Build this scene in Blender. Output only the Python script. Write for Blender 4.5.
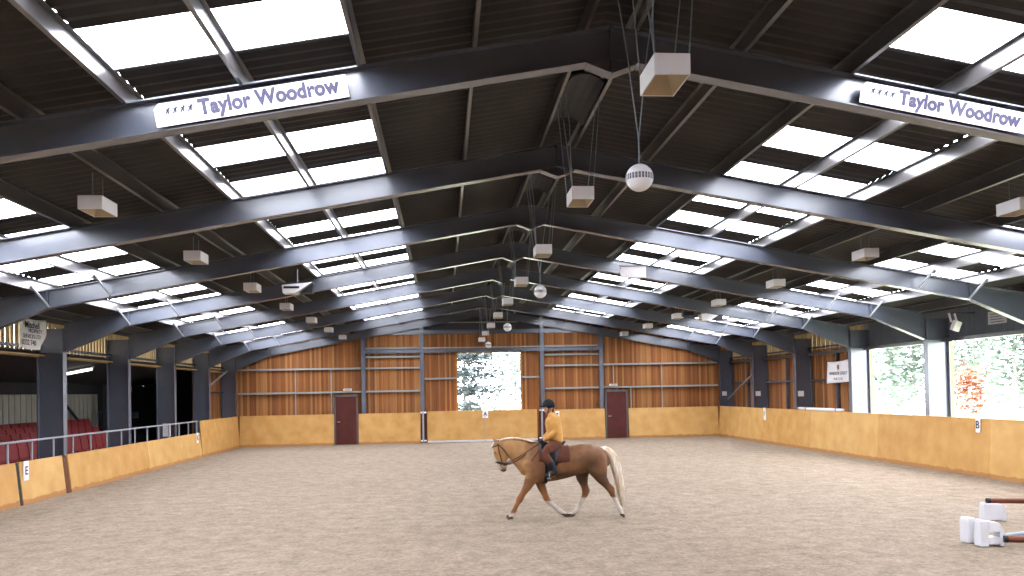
import bpy, bmesh, math, random
from mathutils import Vector, Matrix, noise
random.seed(7)
PI = math.pi
scene = bpy.context.scene
for o in list(bpy.data.objects): bpy.data.objects.remove(o)
COL = scene.collection

# ------------------------------------------------------------------ camera
def make_camera():
    yaw, pitch, roll, F = .0848, .0182, -.0190, 800.0
    cy, sy, cp, sp = math.cos(yaw), math.sin(yaw), math.cos(pitch), math.sin(pitch)
    f = Vector((sy * cp, cy * cp, sp)); r = Vector((cy, -sy, 0)); u = r.cross(f)
    cr, sr = math.cos(roll), math.sin(roll)
    r2 = r * cr + u * sr; u2 = u * cr - r * sr
    cam = bpy.data.cameras.new('camera'); ob = bpy.data.objects.new('camera', cam); COL.objects.link(ob)
    m = Matrix((r2, u2, -f)).transposed().to_4x4(); m.translation = Vector((-1.834, 0, 2.2396))
    ob.matrix_world = m
    cam.sensor_fit = 'HORIZONTAL'; cam.sensor_width = 36; cam.lens = 36 * F / 1024
    cam.shift_y = 89.0 / 1024; cam.clip_start = .05; cam.clip_end = 500
    scene.camera = ob
make_camera()

# ------------------------------------------------------------------ world (bright overcast sky) and exposure
W = bpy.data.worlds.new('overcast_sky'); scene.world = W; W.use_nodes = True
nt = W.node_tree; bg = nt.nodes['Background']
tc = nt.nodes.new('ShaderNodeTexCoord'); sx = nt.nodes.new('ShaderNodeSeparateXYZ'); rp = nt.nodes.new('ShaderNodeValToRGB')
nt.links.new(tc.outputs['Generated'], sx.inputs[0]); nt.links.new(sx.outputs['Z'], rp.inputs[0])
rp.color_ramp.elements[0].position = 0.0; rp.color_ramp.elements[0].color = (.80, .86, .95, 1)
rp.color_ramp.elements[1].position = 0.6; rp.color_ramp.elements[1].color = (.94, .94, 1.0, 1)
nt.links.new(rp.outputs[0], bg.inputs['Color'])
SKY = 19.5
bg.inputs['Strength'].default_value = SKY
vs = scene.view_settings
scene.display_settings.display_device = 'sRGB'
vs.view_transform = 'Standard'; vs.look = 'None'; vs.exposure = 0.0; vs.gamma = 1.0; vs.use_curve_mapping = False
scene.cycles.use_denoising = True
scene.cycles.max_bounces = 10; scene.cycles.diffuse_bounces = 6; scene.cycles.transparent_max_bounces = 12
scene.cycles.sample_clamp_indirect = 20

# ------------------------------------------------------------------ materials
def lin(c, k=.72):      # k: reflectance relative to the tone noted from the photograph
    return tuple(k * ((v / 255) / 12.92 if v / 255 <= .04045 else ((v / 255 + .055) / 1.055) ** 2.4) for v in c) + (1,)
def mat(name, rgb, rough=.6, metal=0, var=0.0, vscale=4, bump=0.0, bscale=40, stretch=(1, 1, 1), rgb2=None, spec=.3):
    m = bpy.data.materials.new(name); m.use_nodes = True; n = m.node_tree.nodes; L = m.node_tree.links
    b = n['Principled BSDF']; b.inputs['Roughness'].default_value = rough; b.inputs['Metallic'].default_value = metal
    b.inputs['Specular IOR Level'].default_value = spec
    c = lin(rgb); c2 = lin(rgb2) if rgb2 else tuple(v * (1 - var) for v in c[:3]) + (1,)
    tex = n.new('ShaderNodeTexCoord'); mp = n.new('ShaderNodeMapping'); mp.inputs['Scale'].default_value = stretch
    L.new(tex.outputs['Object'], mp.inputs[0])
    nz = n.new('ShaderNodeTexNoise'); nz.inputs['Scale'].default_value = vscale; nz.inputs['Detail'].default_value = 5
    L.new(mp.outputs[0], nz.inputs['Vector'])
    rm = n.new('ShaderNodeValToRGB'); rm.color_ramp.elements[0].position = .35; rm.color_ramp.elements[1].position = .68
    rm.color_ramp.elements[0].color = c; rm.color_ramp.elements[1].color = c2
    L.new(nz.outputs['Fac'], rm.inputs[0]); L.new(rm.outputs[0], b.inputs['Base Color'])
    if bump:
        n2 = n.new('ShaderNodeTexNoise'); n2.inputs['Scale'].default_value = bscale; n2.inputs['Detail'].default_value = 4
        L.new(mp.outputs[0], n2.inputs['Vector'])
        bp = n.new('ShaderNodeBump'); bp.inputs['Strength'].default_value = bump; bp.inputs['Distance'].default_value = .02
        L.new(n2.outputs['Fac'], bp.inputs['Height']); L.new(bp.outputs[0], b.inputs['Normal'])
    return m
M = {}
M['steel'] = mat('painted_blue_grey_steel', (97, 104, 118), .27, 0, .12, 2, spec=1.0)
M['galv'] = mat('galvanised_steel', (96, 94, 94), .3, .2, .2, 5, spec=1.0)
M['girt'] = mat('light_galvanised_girt', (176, 178, 172), .5, .1, .15, 6)
M['bolt'] = mat('dull_galvanised_pipe', (176, 182, 190), .4, .2, .1, 8)
M['roof'] = mat('fibre_cement_roof', (64, 62, 62), .9, 0, .35, 1.5, .15, 30, (1, .3, 1))
M['fascia'] = mat('grey_profiled_fascia', (112, 120, 130), .6, 0, .2, 2)
M['darksheet'] = mat('dark_sheet', (62, 64, 68), .7, 0, .2, 2)
M['pale_sheet'] = mat('pale_profiled_sheet', (196, 194, 180), .6, 0, .15, 2)
M['box'] = mat('white_enamel', (252, 252, 255), .5, 0, .05, 6)
M['cream'] = mat('cream_reflector', (206, 190, 160), .5, 0, .1, 6)
M['white'] = mat('white_board', (268, 268, 270), .5, 0, .03, 6)
M['plastic'] = mat('white_moulded_plastic', (236, 238, 244), .45, 0, .05, 8)
M['ink'] = mat('violet_lettering', (74, 72, 100), .6)
M['inkdark'] = mat('dark_lettering', (58, 60, 84), .6)
M['black'] = mat('black_leather', (24, 26, 30), .45, 0, .2, 20)
M['seat'] = mat('red_seat_plastic', (150, 40, 40), .5, 0, .25, 6)
M['concrete'] = mat('concrete_step', (128, 124, 116), .9, 0, .2, 3)
M['door'] = mat('dark_red_brown_door', (92, 36, 28), .5, 0, .25, 3)
M['doorframe'] = mat('grey_door_frame', (104, 98, 94), .5)
M['wire'] = mat('suspension_wire', (130, 140, 150), .5, .3)
M['screen'] = mat('ball_dark_slots', (110, 112, 122), .6)
M['pole_brown'] = mat('brown_jump_pole', (122, 66, 38), .6, 0, .2, 6)
M['pole_grey'] = mat('grey_jump_pole', (140, 150, 158), .5, 0, .1, 6)
M['crest'] = mat('crest_gold', (190, 150, 80), .6)
M['gap'] = mat('dark_stained_timber', (120, 74, 44), .8, 0, .3, 5)
M['sign_and_underlight'] = mat('sign_white_and_gate_daylight', (220, 222, 224), .6)  # white of the sign board, also painted daylight below the gates

def boards_mat(name, c1, c2, c3, w=.1, axis='X'):
    """vertical boarding: every board has a tone of its own, long grain along the board"""
    m = bpy.data.materials.new(name); m.use_nodes = True; n = m.node_tree.nodes; L = m.node_tree.links
    b = n['Principled BSDF']; b.inputs['Roughness'].default_value = .75; b.inputs['Specular IOR Level'].default_value = .2
    tex = n.new('ShaderNodeTexCoord'); s = n.new('ShaderNodeSeparateXYZ'); L.new(tex.outputs['Object'], s.inputs[0])
    d = n.new('ShaderNodeMath'); d.operation = 'DIVIDE'; d.inputs[1].default_value = w; L.new(s.outputs[axis], d.inputs[0])
    fl = n.new('ShaderNodeMath'); fl.operation = 'FLOOR'; L.new(d.outputs[0], fl.inputs[0])
    wn = n.new('ShaderNodeTexWhiteNoise'); wn.noise_dimensions = '1D'; L.new(fl.outputs[0], wn.inputs['W'])
    mp = n.new('ShaderNodeMapping'); mp.inputs['Scale'].default_value = (22, 22, .8); L.new(tex.outputs['Object'], mp.inputs[0])
    nz = n.new('ShaderNodeTexNoise'); nz.inputs['Scale'].default_value = 1.0; nz.inputs['Detail'].default_value = 6; L.new(mp.outputs[0], nz.inputs['Vector'])
    ad = n.new('ShaderNodeMath'); ad.operation = 'MULTIPLY_ADD'; ad.inputs[1].default_value = .55; L.new(wn.outputs['Value'], ad.inputs[0])
    mu = n.new('ShaderNodeMath'); mu.operation = 'MULTIPLY'; mu.inputs[1].default_value = .5; L.new(nz.outputs['Fac'], mu.inputs[0]); L.new(mu.outputs[0], ad.inputs[2])
    rm = n.new('ShaderNodeValToRGB'); e = rm.color_ramp.elements; e[0].position = .1; e[0].color = lin(c1); e[1].position = .9; e[1].color = lin(c3)
    x = e.new(.5); x.color = lin(c2)
    L.new(ad.outputs[0], rm.inputs[0]); L.new(rm.outputs[0], b.inputs['Base Color'])
    return m
M['boards'] = boards_mat('orange_brown_boarding', (116, 70, 42), (162, 104, 58), (200, 146, 92))
M['boards_side'] = boards_mat('orange_brown_side_boarding', (116, 70, 42), (162, 104, 58), (200, 146, 92), axis='Y')
M['slat'] = mat('pale_timber_slats', (190, 162, 116), .8, 0, .3, 4)

def ply_mat(name, a, b_, dirt):
    m = mat(name, a, .55, 0, 0, 2.2, .03, 25, (1, 1, 1), rgb2=b_)
    n = m.node_tree.nodes; L = m.node_tree.links; b = n['Principled BSDF']
    src = b.inputs['Base Color'].links[0].from_socket
    tex = n.new('ShaderNodeTexCoord'); s = n.new('ShaderNodeSeparateXYZ'); L.new(tex.outputs['Object'], s.inputs[0])
    nz = n.new('ShaderNodeTexNoise'); nz.inputs['Scale'].default_value = 5.0; nz.inputs['Detail'].default_value = 7; L.new(tex.outputs['Object'], nz.inputs['Vector'])
    a1 = n.new('ShaderNodeMath'); a1.operation = 'MULTIPLY_ADD'; a1.inputs[1].default_value = -.15; L.new(nz.outputs['Fac'], a1.inputs[0]); L.new(s.outputs['Z'], a1.inputs[2])
    r2 = n.new('ShaderNodeValToRGB'); r2.color_ramp.elements[0].position = 0.0; r2.color_ramp.elements[0].color = (1, 1, 1, 1)
    r2.color_ramp.elements[1].position = .03; r2.color_ramp.elements[1].color = (0, 0, 0, 1)
    L.new(a1.outputs[0], r2.inputs[0])
    mx = n.new('ShaderNodeMix'); mx.data_type = 'RGBA'; L.new(r2.outputs[0], mx.inputs['Factor']); L.new(src, mx.inputs['A']); mx.inputs['B'].default_value = lin(dirt)
    L.new(mx.outputs['Result'], b.inputs['Base Color'])
    return m
M['ply'] = ply_mat('varnished_plywood', (222, 174, 104), (204, 152, 80), (186, 130, 72))
M['ply_b'] = ply_mat('varnished_plywood_paler', (230, 186, 116), (216, 166, 94), (190, 134, 76))

def skylight_mat():
    m = bpy.data.materials.new('clear_profiled_rooflight'); m.use_nodes = True; n = m.node_tree.nodes; L = m.node_tree.links
    n.remove(n['Principled BSDF']); out = n['Material Output']
    t = n.new('ShaderNodeBsdfTransparent'); t.inputs[0].default_value = (.97, .97, 1, 1)
    d = n.new('ShaderNodeBsdfTranslucent'); d.inputs[0].default_value = (.9, .9, .95, 1)
    mx = n.new('ShaderNodeMixShader'); mx.inputs[0].default_value = .25
    L.new(t.outputs[0], mx.inputs[1]); L.new(d.outputs[0], mx.inputs[2]); L.new(mx.outputs[0], out.inputs[0])
    return m
M['skylight'] = skylight_mat()

def lamp_mat(name, rgb, s):
    m = mat(name, rgb, .5); b = m.node_tree.nodes['Principled BSDF']
    b.inputs['Emission Color'].default_value = lin(rgb); b.inputs['Emission Strength'].default_value = s
    return m
M['tube'] = lamp_mat('lit_fluorescent_tube', (255, 250, 245), 9)

def floor_mat():
    m = bpy.data.materials.new('sand_and_fibre_surface'); m.use_nodes = True; n = m.node_tree.nodes; L = m.node_tree.links
    b = n['Principled BSDF']; b.inputs['Roughness'].default_value = .95; b.inputs['Specular IOR Level'].default_value = .1
    tex = n.new('ShaderNodeTexCoord')
    def nz(scale, det, rough=.6):
        k = n.new('ShaderNodeTexNoise'); k.inputs['Scale'].default_value = scale; k.inputs['Detail'].default_value = det; k.inputs['Roughness'].default_value = rough
        L.new(tex.outputs['Object'], k.inputs['Vector']); return k
    big, mid, fine = nz(.35, 3), nz(3.2, 5, .7), nz(16, 6, .8)
    r1 = n.new('ShaderNodeValToRGB'); e = r1.color_ramp.elements; e[0].position = .34; e[0].color = lin((118, 104, 88)); e[1].position = .62; e[1].color = lin((184, 168, 148))
    x = e.new(.48); x.color = lin((157, 142, 123))
    a = n.new('ShaderNodeMath'); a.operation = 'MULTIPLY_ADD'; a.inputs[1].default_value = .6; L.new(fine.outputs['Fac'], a.inputs[0])
    c = n.new('ShaderNodeMath'); c.operation = 'MULTIPLY'; c.inputs[1].default_value = .4; L.new(mid.outputs['Fac'], c.inputs[0]); L.new(c.outputs[0], a.inputs[2])
    L.new(a.outputs[0], r1.inputs[0])
    r2 = n.new('ShaderNodeValToRGB'); r2.color_ramp.elements[0].position = .3; r2.color_ramp.elements[0].color = (.90, .88, .86, 1); r2.color_ramp.elements[1].position = .7; r2.color_ramp.elements[1].color = (1, 1, 1, 1)
    L.new(big.outputs['Fac'], r2.inputs[0])
    mx = n.new('ShaderNodeMix'); mx.data_type = 'RGBA'; mx.blend_type = 'MULTIPLY'; mx.inputs['Factor'].default_value = 1
    L.new(r1.outputs[0], mx.inputs['A']); L.new(r2.outputs[0], mx.inputs['B']); L.new(mx.outputs['Result'], b.inputs['Base Color'])
    bp = n.new('ShaderNodeBump'); bp.inputs['Strength'].default_value = .9; bp.inputs['Distance'].default_value = .05
    L.new(a.outputs[0], bp.inputs['Height']); L.new(bp.outputs[0], b.inputs['Normal'])
    return m
M['floor'] = floor_mat()
M['ground'] = mat('pale_grass_ground', (196, 204, 176), .9, 0, .2, .3)
M['leaf'] = mat('pale_green_leaves', (138, 156, 142), .7, 0, .3, 1.0)
M['leaf_b'] = mat('grey_green_cedar_needles', (86, 95, 97), .7, 0, .35, 1.2)
M['rust'] = mat('rust_autumn_leaves', (150, 86, 58), .7, 0, .2, 3)
M['bark'] = mat('grey_bark', (190, 184, 176), .9, 0, .3, 6)

# ------------------------------------------------------------------ mesh helpers
class MB:
    def __init__(s): s.v = []; s.f = []
    def add(s, vs, fs):
        k = len(s.v); s.v += [tuple(v) for v in vs]; s.f += [tuple(i + k for i in f) for f in fs]; return s
    def box(s, x0, x1, y0, y1, z0, z1):
        return s.add([(x0, y0, z0), (x1, y0, z0), (x1, y1, z0), (x0, y1, z0), (x0, y0, z1), (x1, y0, z1), (x1, y1, z1), (x0, y1, z1)],
                     [(0, 3, 2, 1), (4, 5, 6, 7), (0, 1, 5, 4), (1, 2, 6, 5), (2, 3, 7, 6), (3, 0, 4, 7)])
    def hexa(s, p):   # 8 corners: bottom 4, top 4
        return s.add(p, [(0, 3, 2, 1), (4, 5, 6, 7), (0, 1, 5, 4), (1, 2, 6, 5), (2, 3, 7, 6), (3, 0, 4, 7)])
    def prism(s, poly, y0, y1):   # poly in XZ, extruded along Y
        n = len(poly); v = [(x, y0, z) for x, z in poly] + [(x, y1, z) for x, z in poly]
        f = [tuple(range(n)), tuple(range(2 * n - 1, n - 1, -1))] + [(i, i + n, (i + 1) % n + n, (i + 1) % n) for i in range(n)]
        return s.add(v, f)
    def prism_x(s, poly, x0, x1):  # poly in YZ, extruded along X
        n = len(poly); v = [(x0, y, z) for y, z in poly] + [(x1, y, z) for y, z in poly]
        f = [tuple(range(n)), tuple(range(2 * n - 1, n - 1, -1))] + [(i, i + n, (i + 1) % n + n, (i + 1) % n) for i in range(n)]
        return s.add(v, f)
    def tube(s, pts, r, n=8, close=False):
        pts = [Vector(p) for p in pts]; N = len(pts); rings = []
        rr = r if isinstance(r, (list, tuple)) else [r] * N
        for i, p in enumerate(pts):
            a = pts[i - 1] if (i or close) else pts[i]; b = pts[(i + 1) % N] if (i < N - 1 or close) else pts[i]
            t = (b - a).normalized(); ref = Vector((0, 0, 1)) if abs(t.z) < .9 else Vector((1, 0, 0))
            u = t.cross(ref).normalized(); w = t.cross(u)
            rings.append([p + (u * math.cos(2 * PI * k / n) + w * math.sin(2 * PI * k / n)) * rr[i] for k in range(n)])
        v = [q for g in rings for q in g]; f = []
        for i in range(N if close else N - 1):
            j = (i + 1) % N
            for k in range(n): f.append((i * n + k, j * n + k, j * n + (k + 1) % n, i * n + (k + 1) % n))
        if not close: f += [tuple(range(n)), tuple((N - 1) * n + k for k in range(n - 1, -1, -1))]
        return s.add(v, f)
    def ball(s, c, rx, ry, rz, n=16, m=10):
        v = [(c[0], c[1], c[2] + rz)]; f = []
        for i in range(1, m):
            a = PI * i / m
            for k in range(n):
                b = 2 * PI * k / n; v.append((c[0] + rx * math.sin(a) * math.cos(b), c[1] + ry * math.sin(a) * math.sin(b), c[2] + rz * math.cos(a)))
        v.append((c[0], c[1], c[2] - rz)); e = len(v) - 1
        for k in range(n):
            f.append((0, 1 + k, 1 + (k + 1) % n)); f.append((e, e - n + (k + 1) % n, e - n + k))
        for i in range(m - 2):
            for k in range(n): f.append((1 + i * n + k, 1 + (i + 1) * n + k, 1 + (i + 1) * n + (k + 1) % n, 1 + i * n + (k + 1) % n))
        return s.add(v, f)
    def build(s, name, m, parent=None, smooth=False, bevel=0, loc=None):
        me = bpy.data.meshes.new(name); me.from_pydata(s.v, [], s.f); me.validate()
        bm = bmesh.new(); bm.from_mesh(me); bmesh.ops.recalc_face_normals(bm, faces=bm.faces)
        if bevel: bmesh.ops.bevel(bm, geom=list(bm.edges), offset=bevel, segments=2, affect='EDGES', clamp_overlap=True)
        bm.to_mesh(me); bm.free()
        if smooth:
            for p in me.polygons: p.use_smooth = True
        o = bpy.data.objects.new(name, me); COL.objects.link(o); me.materials.append(M[m] if isinstance(m, str) else m)
        if parent is not None: o.parent = parent
        if loc is not None: o.location = loc
        return o
def tag(o, label=None, cat=None, group=None, kind=None):
    if label: o['label'] = label
    if cat: o['category'] = cat
    if group: o['group'] = group
    if kind: o['kind'] = kind
    return o
def empty(name, loc=(0, 0, 0), rz=0, label=None, cat=None, group=None):
    o = bpy.data.objects.new(name, None); COL.objects.link(o); o.location = loc; o.rotation_euler = (0, 0, rz); o.empty_display_size = .1
    return tag(o, label, cat, group)
def copy_tree(o, parent=None):
    c = o.copy(); COL.objects.link(c)
    if parent is not None: c.parent = parent
    for ch in [x for x in bpy.data.objects if x.parent == o]: copy_tree(ch, c)
    return c
def struct(o): o['kind'] = 'structure'; return o
def text_mesh(name, body, size, m, parent, loc, rot, bold=0.0, align='LEFT', ext=.002, space=1.0):
    c = bpy.data.curves.new(name, 'FONT'); c.body = body; c.size = size; c.extrude = ext; c.offset = bold; c.align_x = align; c.space_character = space
    t = bpy.data.objects.new(name, c); COL.objects.link(t); bpy.context.view_layer.update()
    me = bpy.data.meshes.new_from_object(t.evaluated_get(bpy.context.evaluated_depsgraph_get()))
    bpy.data.objects.remove(t); bpy.data.curves.remove(c)
    o = bpy.data.objects.new(name, me); COL.objects.link(o); me.materials.clear(); me.materials.append(M[m])
    o.parent = parent; o.location = loc; o.rotation_euler = rot
    return o
ORD = ['first', 'second', 'third', 'fourth', 'fifth', 'sixth', 'seventh', 'eighth', 'ninth', 'tenth', 'eleventh', 'twelfth']

# ------------------------------------------------------------------ layout numbers (metres)
T = .177                      # roof slope
FY = [8.38 + 4.063 * k for k in range(8)]
Y0, YE = -3.0, 37.0           # back and end wall planes
XC = 11.15                    # inner face of the columns
XO = 11.75                    # outer face
roofz = lambda x: 6.32 - T * abs(x)
topz = lambda x: 6.10 - T * abs(x)
botz = lambda x: 5.76 - T * abs(x)

# ------------------------------------------------------------------ floor and ground
def build_floor():
    b = MB(); nx, ny = 60, 100; v = []; f = []
    for j in range(ny + 1):
        for i in range(nx + 1):
            x = -11.1 + 22.2 * i / nx; y = Y0 + (YE - Y0) * j / ny
            v.append((x, y, -.012 + .012 * noise.noise(Vector((x * .9, y * .9, 0)))))
    for j in range(ny):
        for i in range(nx): k = j * (nx + 1) + i; f.append((k, k + 1, k + nx + 2, k + nx + 1))
    b.add(v, f); struct(b.build('floor', 'floor', smooth=True))
build_floor()
struct(MB().box(-90, 140, -60, 190, -.45, -.06).build('ground', 'ground'))

# ------------------------------------------------------------------ roof with its rooflights
BAND0, PER, BW = 7.15 - 1.69 * 6, 1.69, .88
XB = [0, 2.70, 4.98, 7.50, 9.72, 12.15]
OUTSH = .72
def y_profile(y0, y1, step=.1):
    n = max(1, round((y1 - y0) / step)); return [(y0 + (y1 - y0) * i / n, .022 if i % 2 else 0) for i in range(n + 1)]
def build_roof():
    win = [0]
    for s, nm in ((-1, 'ceiling_left'), (1, 'ceiling_right')):
        rb = MB()
        for c in range(5):
            xa, xb = XB[c] , XB[c + 1]
            bands = []
            if c in (1, 3):
                off = OUTSH if c == 3 else 0
                for k in range(24):
                    a = BAND0 + off + PER * k
                    if a > Y0 + .2 and a + BW < 36.6: bands.append((a, a + BW))
            cuts = [Y0] + [q for b_ in bands for q in b_] + [YE + .3]
            for q in range(len(cuts) - 1):
                ya, yb = cuts[q], cuts[q + 1]; light = q % 2 == 1
                pr = y_profile(ya, yb); v = []; f = []
                for y, h in pr: v += [(s * xa, y, roofz(xa) + h), (s * xb, y, roofz(xb) + h)]
                for i in range(len(pr) - 1): f.append((2 * i, 2 * i + 1, 2 * i + 3, 2 * i + 2))
                if light:
                    win[0] += 1; struct(MB().add(v, f).build('window_%d' % win[0], 'skylight'))
                else: rb.add(v, f)
        o = rb.build(nm, 'roof'); struct(o)
        md = o.modifiers.new('thick', 'SOLIDIFY'); md.thickness = .012; md.offset = 1
build_roof()
# ridge ventilator baffles between the two ridge purlins
def ridge():
    b = MB()
    for k in range(9):
        y = 6.9 + 4.063 * k
        pts = [(-.24, 6.10), (-.16, 6.17), (-.06, 6.21), (.06, 6.21), (.16, 6.17), (.24, 6.10), (.24, 6.12), (.16, 6.19), (.06, 6.23), (-.06, 6.23), (-.16, 6.19), (-.24, 6.12)]
        b.prism(pts, y - 1.1, y + .5)
    struct(b.build('trim_1', 'darksheet'))
ridge()

# ------------------------------------------------------------------ purlins
PUR = [.25, 1.43, 2.63, 3.82, 4.97, 5.97, 7.3, 8.55, 9.72, 10.9]
def purlin(x, s, i):
    z0, z1 = topz(x), topz(x) + .2
    b = MB(); t = .006; d = .045
    poly = [(s * x, z0), (s * x + s * d, z0 - T * d), (s * x + s * d, z0 + .02 - T * d), (s * x + s * (d - t), z0 + .02 - T * d), (s * x + s * (d - t), z0 + t - T * d), (s * x + s * t, z0 + t),
            (s * x + s * t, z1), (s * x - s * d, z1 + T * d), (s * x - s * d, z1 - t + T * d), (s * x, z1 - t)]
    poly = [(px_ + s * T * (pz_ - z0), pz_) for px_, pz_ in poly]
    b.prism(poly, Y0 + .05, YE - .02)
    side = 'left' if s < 0 else 'right'
    tag(b.build('roof_purlin', 'galv'), '%s galvanised roof purlin down from the ridge on the %s slope' % (ORD[i], side), 'purlin', 'galvanised roof purlins')
for i, x in enumerate(PUR):
    for s in (-1, 1): purlin(x, s, i)

# ------------------------------------------------------------------ portal frames
def ibeam(b, low, up, y, fw=.18, tw=.012, tf=.016):
    n = len(low)
    b.prism(low + up[::-1], y - tw / 2, y + tw / 2)
    for line in (low, up):
        for i in range(n - 1):
            (xa, za), (xb, zb) = line[i], line[i + 1]
            dx, dz = xb - xa, zb - za; L = math.hypot(dx, dz); nx_, nz_ = -dz / L * tf / 2, dx / L * tf / 2
            b.prism([(xa - nx_, za - nz_), (xb - nx_, zb - nz_), (xb + nx_, zb + nz_), (xa + nx_, za + nz_)], y - fw / 2, y + fw / 2)
def frame(i):
    y = FY[i]; place = ['nearest the camera, carrying the two long name banners', 'next behind the one with the name banners', 'third from the camera', 'fourth from the camera, its left column beside the torn advert sheet',
        'fifth from the camera, right column beside the white crest banner', 'sixth from the camera', 'seventh from the camera, next to last', 'farthest from the camera, against the timber end wall'][i]
    e = empty('portal_frame', (0, y, 0), 0, 'blue-grey steel portal frame ' + place, 'steel frame', 'steel portal frames')
    for s in (-1, 1):
        b = MB(); ibeam(b, [(s * .02, botz(.02)), (s * 9.6, botz(9.6)), (s * XC, 3.42)], [(s * .02, topz(.02)), (s * 9.6, topz(9.6)), (s * XC, topz(XC))], 0)
        b.build('rafter', 'steel', e)
        c = MB()
        c.box(min(s * XC, s * XO), max(s * XC, s * XO), -.006, .006, -.02, topz(XO) - .02)
        for xx in (XC, XO): c.box(min(s * (xx - .01), s * (xx + .01)), max(s * (xx - .01), s * (xx + .01)), -.1, .1, -.02, (topz(XO) - .02))
        co = c.build('column', 'steel', e)
        if s > 0 and i >= 3:
            pl = MB().box(11.24, 11.46, -.02, -.006, 1.86, 2.06).build('column_plate', 'white', e); pl['label'] = 'small white plate on the right column'
        c = MB()
        c.box(min(s * XC, s * XO), max(s * XC, s * XO), -.09, .09, 3.40, 3.42)   # plate at the haunch foot
        c.build('column_stiffener', 'steel', e); c = MB()
        c.box(min(s * 9.59, s * 9.61), max(s * 9.59, s * 9.61), -.08, .08, botz(9.6), topz(9.6))
        c.build('haunch_stiffener', 'steel', e)
        if 0 < i < 7:
            for xx in (8.55, 9.72):
                c = MB(); c.tube([(s * (xx - .18), -.1, botz(xx) + .03), (s * xx, -.42, topz(xx) + .06)], .022, 6)
                c.build('fly_brace', 'bolt', e)
    b = MB()
    b.prism([(-.27, botz(.27) - .01), (0, 5.60), (.27, botz(.27) - .01), (.0, 6.08)], -.012, .012)
    for s in (-1, 1): b.prism([(s * .27, botz(.27) - .018), (0, 5.592), (0, 5.608), (s * .27, botz(.27) - .002)], -.09, .09)
    b.box(-.012, .012, -.09, .09, 5.6, 6.09)
    b.build('apex_plate', 'steel', e)
for i in range(8): frame(i)

# ------------------------------------------------------------------ end wall
def boarding_x(name, x0, x1, zfun0, zfun1, y, m='boards', w=.1, holes=()):
    b = MB(); n = round((x1 - x0) / w); w = (x1 - x0) / n
    for k in range(n):
        xa, xb = x0 + k * w, x0 + (k + 1) * w - .008
        segs = [(zfun0((xa + xb) / 2), zfun1((xa + xb) / 2))]
        for hx0, hx1, hz0, hz1 in holes:
            if (xa + xb) / 2 > hx0 and (xa + xb) / 2 < hx1:
                segs = [q for a, c in segs for q in ((a, min(c, hz0)), (max(a, hz1), c)) if q[1] - q[0] > .02]
        for za, zb in segs: b.box(xa, xb, y, y + .02 + .008 * (k % 2), za, zb)
    b.box(x0, x1, y + .03, y + .04, 0, .01)
    return struct(b.build(name, m))
TOPB = lambda x: (roofz(x) - .03) if abs(x) > 5.6 else 4.98
OPN = (-1.17, 1.73, 0.0, 4.05)
boarding_x('wall_end', -11.9, 11.9, lambda x: -.05, TOPB, YE, holes=(OPN,))
b = MB()
b.box(-5.62, -1.2, YE + .034, YE + .05, 0, 4.9); b.box(1.75, 5.62, YE + .034, YE + .05, 0, 4.9)
for s in (-1, 1): b.prism([(s * 5.6, -.05), (s * 11.9, -.05), (s * 11.9, roofz(11.9) - .01), (s * 5.6, roofz(5.6) - .01)], YE + .034, YE + .05)
b.box(-1.2, 1.75, YE + .034, YE + .05, 4.07, 5.0); b.box(-5.62, 5.62, YE + .034, YE + .05, 4.85, 5.0)
b.prism([(-5.64, 4.95), (5.64, 4.95), (5.64, roofz(5.64) - .02), (0, 6.3), (-5.64, roofz(5.64) - .02)], YE - .01, YE + .02)
struct(b.build('wall_end_gable', 'darksheet'))
# dark channel over the gable boarding, light girts
def rail_x(name, label, x0, x1, z, h, y0, y1, m, cat='rail', group=None):
    return tag(MB().box(x0, x1, y0, y1, z - h / 2, z + h / 2).build(name, m, bevel=.004), label, cat, group)
rail_x('gable_channel', 'dark steel channel across the gable above the middle boarding', -5.3, 5.3, 5.04, .2, 36.93, 36.985, 'steel', 'beam')
for z, hw in ((5.48, 3.4), (5.80, 1.4)):
    rail_x('gable_rail', 'light horizontal rail on the dark gable, %s of two' % ('lower' if z < 5.6 else 'upper and shorter'), -hw, hw, z, .035, 36.9, 36.99, 'girt', 'rail', 'rails on the gable')
rail_x('lintel_beam', 'blue-grey steel beam above the large end doorway', -5.5, 5.5, 4.17, .16, 36.78, 36.95, 'steel', 'beam')
def girt(x0, x1, z, where):
    tag(MB().prism_x([(36.84, z - .04), (36.98, z - .04), (36.98, z + .04), (36.96, z + .04), (36.96, z - .03), (36.84, z - .03)], x0, x1).build('wall_girt', 'girt'),
        'light galvanised girt ' + where, 'girt', 'girts on the end wall')
for z, a in ((3.43, 'upper'), (2.36, 'lower')):
    girt(-11.1, -5.58, z, '%s of two on the end wall left of the left door' % a)
    girt(5.58, 11.1, z, '%s of two on the end wall right of the right door' % a)
for z, a in ((4.33, 'topmost'), (3.93, 'second from top'), (3.42, 'third from top'), (2.36, 'lowest')):
    girt(-5.4, -2.9, z, '%s of four in the panel left of the doorway' % a)
    girt(2.85, 5.4, z, '%s of four in the panel right of the doorway' % a)
girt(-2.75, -1.2, 2.9, 'thin one across the boards just left of the doorway')
girt(1.78, 2.6, 2.9, 'thin one across the boards just right of the doorway')
rail_x('door_track', 'pale sliding door track above the end doorway', -2.8, 2.7, 4.31, .05, 36.72, 36.8, 'girt', 'track')
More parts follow.
